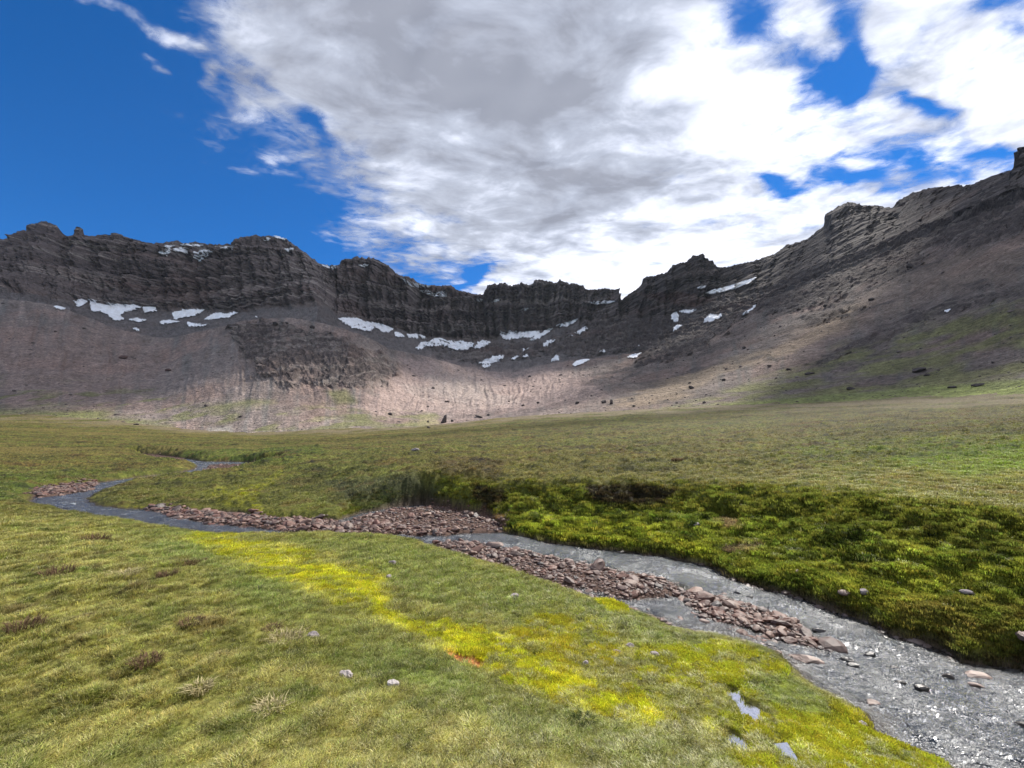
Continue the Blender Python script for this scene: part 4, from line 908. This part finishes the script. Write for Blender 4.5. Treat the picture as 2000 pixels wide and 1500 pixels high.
def scatter(name, X, Y, scale, meshes, tc, label):
    X = np.asarray(X); Y = np.asarray(Y); z = g_at(X, Y, GZ)+EYE
    me = bpy.data.meshes.new(name); me.vertices.add(len(X)); me.vertices.foreach_set('co', np.c_[X, Y, z].astype(np.float32).ravel())
    set_f(me, 'scl', scale); set_f(me, 'rot', rng.uniform(0, 6.283, len(X)))
    a = me.color_attributes.new('tcol', 'FLOAT_COLOR', 'POINT'); a.data.foreach_set('color', np.c_[tc, np.ones(len(X))].astype(np.float32).ravel())
    o = link(me, name); tag(o, label, None, None, 'stuff')
    ng = bpy.data.node_groups.new(name, 'GeometryNodeTree')
    ng.interface.new_socket('Geometry', in_out='INPUT', socket_type='NodeSocketGeometry'); ng.interface.new_socket('Geometry', in_out='OUTPUT', socket_type='NodeSocketGeometry')
    gi = ng.nodes.new('NodeGroupInput'); go = ng.nodes.new('NodeGroupOutput')
    jn_ = ng.nodes.new('GeometryNodeJoinGeometry')
    gn = ng.nodes.new('GeometryNodeGeometryToInstance')
    for s in meshes:
        oi = ng.nodes.new('GeometryNodeObjectInfo'); oi.inputs['Object'].default_value = s; oi.inputs['As Instance'].default_value = True
        ng.links.new(oi.outputs['Geometry'], jn_.inputs[0])
    ip = ng.nodes.new('GeometryNodeInstanceOnPoints'); ip.inputs['Pick Instance'].default_value = True
    ng.links.new(gi.outputs[0], ip.inputs['Points']); ng.links.new(jn_.outputs[0], ip.inputs['Instance'])
    rs = ng.nodes.new('GeometryNodeInputNamedAttribute'); rs.data_type = 'FLOAT'; rs.inputs[0].default_value = 'scl'
    rr = ng.nodes.new('GeometryNodeInputNamedAttribute'); rr.data_type = 'FLOAT'; rr.inputs[0].default_value = 'rot'
    cx = ng.nodes.new('ShaderNodeCombineXYZ'); ng.links.new(rr.outputs[0], cx.inputs[2])
    ng.links.new(cx.outputs[0], ip.inputs['Rotation']); ng.links.new(rs.outputs[0], ip.inputs['Scale'])
    ng.links.new(ip.outputs[0], go.inputs[0])
    md = o.modifiers.new('scatter', 'NODES'); md.node_group = ng
    return o
def source(me, name, X, Y, s, label):
    z = float(g_at(np.array([X]), np.array([Y]), GZ)[0])
    o = link(me, name, None, (0, 0, 0)); o.location = (0, -3-random.random(), -1.62+EYE-.02); tag(o, label, None, None, 'stuff'); return o
srcs = [source(tuft_mesh('grass_tuft', 26, .055, .064, .0024, 1.0, 40+i, blade_m), 'grass_tuft', 0, 2.0, 1, 'short grass tuft') for i in range(5)]
msrc = [source(tuft_mesh('moss_tuft', 42, .05, .026, .0030, .8, 60+i, moss_m), 'moss_tuft', 0, 2.0, 1, 'short moss tuft') for i in range(4)]
def plain_blades(name, c):
    N = NT(name); f = N.rng(N.n('NewGeometry').outputs['Random Per Island'], 0, 1, .5, 1.6)
    cc = N.n('VectorMath', {0: c, 3: f}, operation='SCALE').outputs[0]
    return N.out(N.n('MixShader', {0: .35, 1: N.n('BsdfDiffuse', {'Color': cc}).outputs[0], 2: N.n('BsdfTranslucent', {'Color': cc}).outputs[0]}).outputs[0])
bro, stw, grn = plain_blades('dead_grass', (.15, .10, .06)), plain_blades('straw_grass', (.42, .36, .2)), plain_blades('dark_grass', (.07, .09, .03))
for i, (px, py, rp, mt, lab) in enumerate([(367,1102,16,bro,'round dark brown tussock alone at the edge of the green band'),(395,1092,8,bro,'little brown tussock beside the round dark one'),(322,1122,16,bro,'ragged brown tussock left below the round dark one'),(248,1124,20,stw,'straw coloured tussock with brown base on the left turf'),
        (120,1120,24,bro,'wide low brown tussock on the far left turf'),(190,1052,20,bro,'brown tussock near the bank at the left bend'),(50,1225,26,bro,'withered brown tussock at the left edge of the foreground'),(290,1292,22,bro,'dead brown tussock low in the left foreground'),
        (375,1215,18,bro,'brown tussock in the middle of the left turf'),(535,1227,14,bro,'small dark tussock at the edge of the lush green grass'),(560,1250,26,stw,'pale straw tussock beside the lush green grass'),(395,1345,20,stw,'bleached straw tuft in the lower left foreground'),
        (530,1385,24,stw,'whitish straw tuft in the lower foreground'),(1135,1408,20,grn,'grey green tuft at the edge of the yellow moss'),(1320,897,10,bro,'lone brown tussock on the upper meadow right of centre')]):
    p = surf_at(px, py, 4)
    if p is None: continue
    r_ = rp/F*p[1]; n_ = 170
    me = tuft_mesh('grass_tussock', n_, r_, r_*.75, min(.0035, .05*r_)*max(1, p[1]/5), 1.1, 300+i, mt)
    o = link(me, 'grass_tussock', None, (p[0], p[1], p[2]+EYE)); tag(o, lab, 'grass tussock', 'tussocks on the turf')
# sample positions with density falling off with distance
ng_ = 210000
Yr = 1.45*(60/1.45)**(rng.uniform(0, 1, ng_*2)**1.12); Sr = rng.uniform(-1.45, 1.5, ng_*2); Xr = Sr*Yr
dd = g_at(Xr, Yr, dch); yel = g_at(Xr, Yr, GC); tr_ = g_at(Xr, Yr, terr_m); sc2 = g_at(Xr, Yr, scarp_m); pl = g_at(Xr, Yr, pool_m+soil_m); bf = g_at(Xr, Yr, bank_fan)
grow = (dd > np.where(tr_ > .3, .005, .05)) & (pl < .3) & (bf < .4)
mossy = np.clip((yel[:, 0]-yel[:, 2]*2-.11)/.07, 0, 1)*(yel[:, 2] < .022)
mossy = np.maximum(mossy, tr_*.75); mossy = np.maximum(mossy, sc2*.8)
is_moss = rng.uniform(0, 1, len(Xr)) < mossy
g_i = grow & ~is_moss; m_i = grow & is_moss
def pick(m, n): i = np.where(m)[0]; return i[:n]
gi_ = pick(g_i, 190000); mi_ = pick(m_i, 90000)
def tint(i, jit=.25): return np.clip(g_at(Xr[i], Yr[i], GC)*(1+rng.normal(0, jit, len(i)))[:, None]*rng.uniform(.9, 1.15, (len(i), 3)), .01, .9)
hvar = .72+.6*fbm(Xr*1.7, Yr*1.7, 3, 555)+.75*fbm(Xr*5.5, Yr*5.5, 3, 556)
scatter('grass', Xr[gi_], Yr[gi_], np.clip(hvar[gi_], .3, 1.6)*np.clip(Yr[gi_]/6, .62, 1.35)*(.45+.55*np.clip(dd[gi_]/.8, 0, 1))*rng.uniform(.7, 1.2, len(gi_)), srcs, tint(gi_, .3)*2.25, 'short olive and green turf grass covering both banks')
scatter('moss', Xr[mi_], Yr[mi_], np.clip(Yr[mi_]/4.5, .6, 2.2)*rng.uniform(.7, 1.3, len(mi_)), msrc, tint(mi_, .22)*1.95, 'yellow green moss cushions along the wet ground')
print('grass', len(gi_), 'moss', len(mi_))

# ================================================================== CLOUDS
H = 1500.0
def sinh_grid(lo, hi, c, n, k=2.2):
    t = np.linspace(-1, 1, n); g_ = np.sinh(k*t)/np.sinh(k); return np.where(g_ < 0, c+(c-lo)*g_, c+(hi-c)*g_)
qx = sinh_grid(-9, 9, .3, 620); qy = sinh_grid(-4, 7.5, 1.3, 620)
QX, QY = np.meshgrid(qx, qy)
CX, CY = QX*H, QY*H; CZ0 = np.full_like(CX, H)
front = (CY*CT+CZ0*ST) > 50
CPX, CPY = proj(CX, CY, CZ0)
CPX = np.where(front, CPX, 1000); CPY = np.where(front, CPY, -9000)
MAIN = [(395,-60),(400,30),(378,90),(400,160),(430,225),(470,255),(540,300),(600,335),(640,360),(690,400),(712,440),(722,490),(770,520),(830,550),(880,585),(860,700),(2000,800),(9000,900),(9000,-20000),(-2500,-20000),(-2500,-1500),(-300,-700),(250,-300)]
WX = fbm(QX*2.4, QY*2.4, 5, 611)*170; WY = fbm(QX*2.4, QY*2.4, 5, 612)*110; WX2 = fbm(QX*9, QY*9, 3, 613)*36; WY2 = fbm(QX*9, QY*9, 3, 614)*26
dm = sdf(CPX+WX*.7+WX2, CPY+WY*.7+WY2, MAIN); capc = lerp(2.6, 1.15, sstep(1180, 1480, CPX+.35*CPY)); cov = np.clip(-dm/105, -1.5, capc)
HOLES = [(1650,70,36,120,12,-2.0),(1610,180,100,44,-15,-2.1),(1665,200,34,55,0,-1.9),(1540,150,50,30,0,-1.6),(1960,25,80,38,0,-2.1),(1990,90,40,24,20,-1.2),(1780,232,90,20,24,-1.9),(1540,378,80,20,5,-2.2),(1700,355,110,28,14,-2.3),(1820,335,100,32,18,-2.2),(1930,322,80,22,25,-1.9),
         (920,558,30,20,0,-2.3),(640,282,40,26,30,-1.5),(800,525,30,14,0,-.6),(1640,-205,150,85,0,-3.6),(1585,-38,34,30,0,-3.4),(1690,-52,62,38,0,2.6),(1470,60,62,70,0,-1.8),(1470,-75,95,50,0,-3.4),(1400,-60,90,55,-10,-2.6),(1394,118,34,16,0,-.75),(1530,20,70,20,50,-.4),(1840,-120,160,50,0,-1.0),  # gaps and one bank above the view added to shape the sunlight below
         (190,48,45,22,-10,1.15),(250,60,40,14,10,.9),(315,95,30,16,10,1.2),(360,110,30,14,0,1.1),(268,130,16,14,45,1.1),(290,155,14,12,45,1.0),(370,160,26,20,0,1.15)]
for a, b, rx, ry, ang, wt in HOLES:
    c_, s_ = math.cos(R(-ang)), math.sin(R(-ang)); wf = .45 if b > 0 else 0; dx, dy = CPX+(WX+1.3*WX2)*wf-a, CPY+(WY+1.3*WY2)*wf-b
    if -2.4 < wt < 0 and b > 0: wt = wt*.80
    cov = cov+wt*np.exp(-((dx*c_-dy*s_)/rx)**2-((dx*s_+dy*c_)/ry)**2)
wisp = np.zeros_like(cov)
thick_shade = .50-.20*sstep(900, 1500, CPX)+.0*cov  # lowered rightwards to paint brighter cloud near the sun
for a, b, rx, ry, ang, wt in [(950,60,330,170,0,.36),(1000,230,230,140,0,.30),(1150,400,230,80,-5,.30),(1050,-250,600,200,0,.5),(800,420,90,60,0,-.25),(1430,190,150,150,0,-.4),(1850,120,170,140,0,-.25),(1270,470,120,60,0,-.15),(1200,540,200,40,0,-.35),(1650,260,170,80,0,-.25),(560,130,190,160,0,.18),(640,300,140,110,-40,.16),(800,480,150,80,-30,.22),(1100,60,400,120,0,.15),(1600,60,200,90,0,.16),(1800,150,200,120,0,.26),(1350,300,160,110,0,.18),(1480,80,120,110,0,.12),(1620,300,260,60,0,.14)]:
    c_, s_ = math.cos(R(-ang)), math.sin(R(-ang)); dx, dy = CPX-a, CPY-b
    thick_shade = thick_shade+wt*np.exp(-((dx*c_-dy*s_)/rx)**2-((dx*s_+dy*c_)/ry)**2)
bulge = np.abs(fbm(QX*1.6, QY*1.6, 4, 601))*45*np.clip(cov, 0, 1)
CP = np.stack([CX, CY, CZ0+60-bulge], -1)
me = mesh_grid('clouds', CP); set_f(me, 'cover', cov); set_f(me, 'thick_shade', thick_shade)
N = NT('cloud'); g = N.n('NewGeometry').outputs['Position']
v = N.n('VectorMath', {0: g, 3: 1/H}, operation='SCALE').outputs[0]
v = N.n('VectorMath', {0: v, 1: (1, 1, 0)}, operation='MULTIPLY').outputs[0]
cv = attr(N, 'cover').outputs['Fac']; th = attr(N, 'thick_shade').outputs['Fac']
v2 = N.n('Mapping', {'Vector': v, 'Rotation': (0, 0, R(-35)), 'Scale': (1.0, 1.45, 1)}).outputs[0]
na = N.noise(v2, 2.3, 12, .6, .35); nb = N.noise(v2, 7.5, 9, .64, .4)
dens = N.math('ADD', cv, N.math('MULTIPLY', N.math('SUBTRACT', na, .5), 3.0))
dens = N.math('ADD', dens, N.math('MULTIPLY', N.math('SUBTRACT', nb, .5), 2.4))
alpha = N.rng(dens, -.55, 1.0, 0, 1, True)
# thickness: lowered towards the sun to paint its glow into the cloud
v3 = N.n('VectorMath', {0: v, 1: (.035, .04, 0)}, operation='ADD').outputs[0]
nc = N.noise(v2, 3.2, 12, .6, .3); nd = N.noise(v3, 3.2, 10, .55, .3)
tk = N.math('ADD', th, N.math('MULTIPLY', N.math('SUBTRACT', nc, .5), 2.1))
tk = N.math('ADD', tk, N.math('MULTIPLY', N.math('SUBTRACT', nc, nd), -.0))
tk = N.math('ADD', tk, N.rng(dens, -.3, .9, .10, .0))
cr = N.n('ValToRGB', {0: tk}); el = cr.color_ramp.elements
el[0].position = .0; el[0].color = (.80, .80, .80, 1); el[1].position = 1.0; el[1].color = (.21, .22, .24, 1)
e = el.new(.3); e.color = (.58, .60, .63, 1); e = el.new(.62); e.color = (.33, .35, .38, 1)
tl = N.n('BsdfTranslucent', {'Color': cr.outputs[0]}).outputs[0]
cloud_m = N.out(N.n('MixShader', {0: alpha, 1: N.n('BsdfTransparent').outputs[0], 2: tl}).outputs[0])
tag(link(me, 'sky_clouds', cloud_m), 'broken cloud deck over the cirque', None, None, 'structure')

# ================================================================== AIR
import bmesh
bm = bmesh.new(); bmesh.ops.create_cube(bm, size=1.0); me = bpy.data.meshes.new('haze'); bm.to_mesh(me); bm.free()
N = NT('air'); vol = N.n('VolumePrincipled', {'Color': (.72, .84, 1, 1), 'Density': .00004, 'Anisotropy': .2}).outputs[0]
oo = N.n('OutputMaterial'); N.t.links.new(vol, oo.inputs['Volume']); me.materials.append(N.m)
o = bpy.data.objects.new('haze', me); sc.collection.objects.link(o); top = float(MP[..., 2].max())+EYE+20
o.scale = (8200, 8200, top+11); o.location = (0, 0, (top-11)/2); tag(o, 'thin blue mountain air in the cirque', None, None, 'stuff')
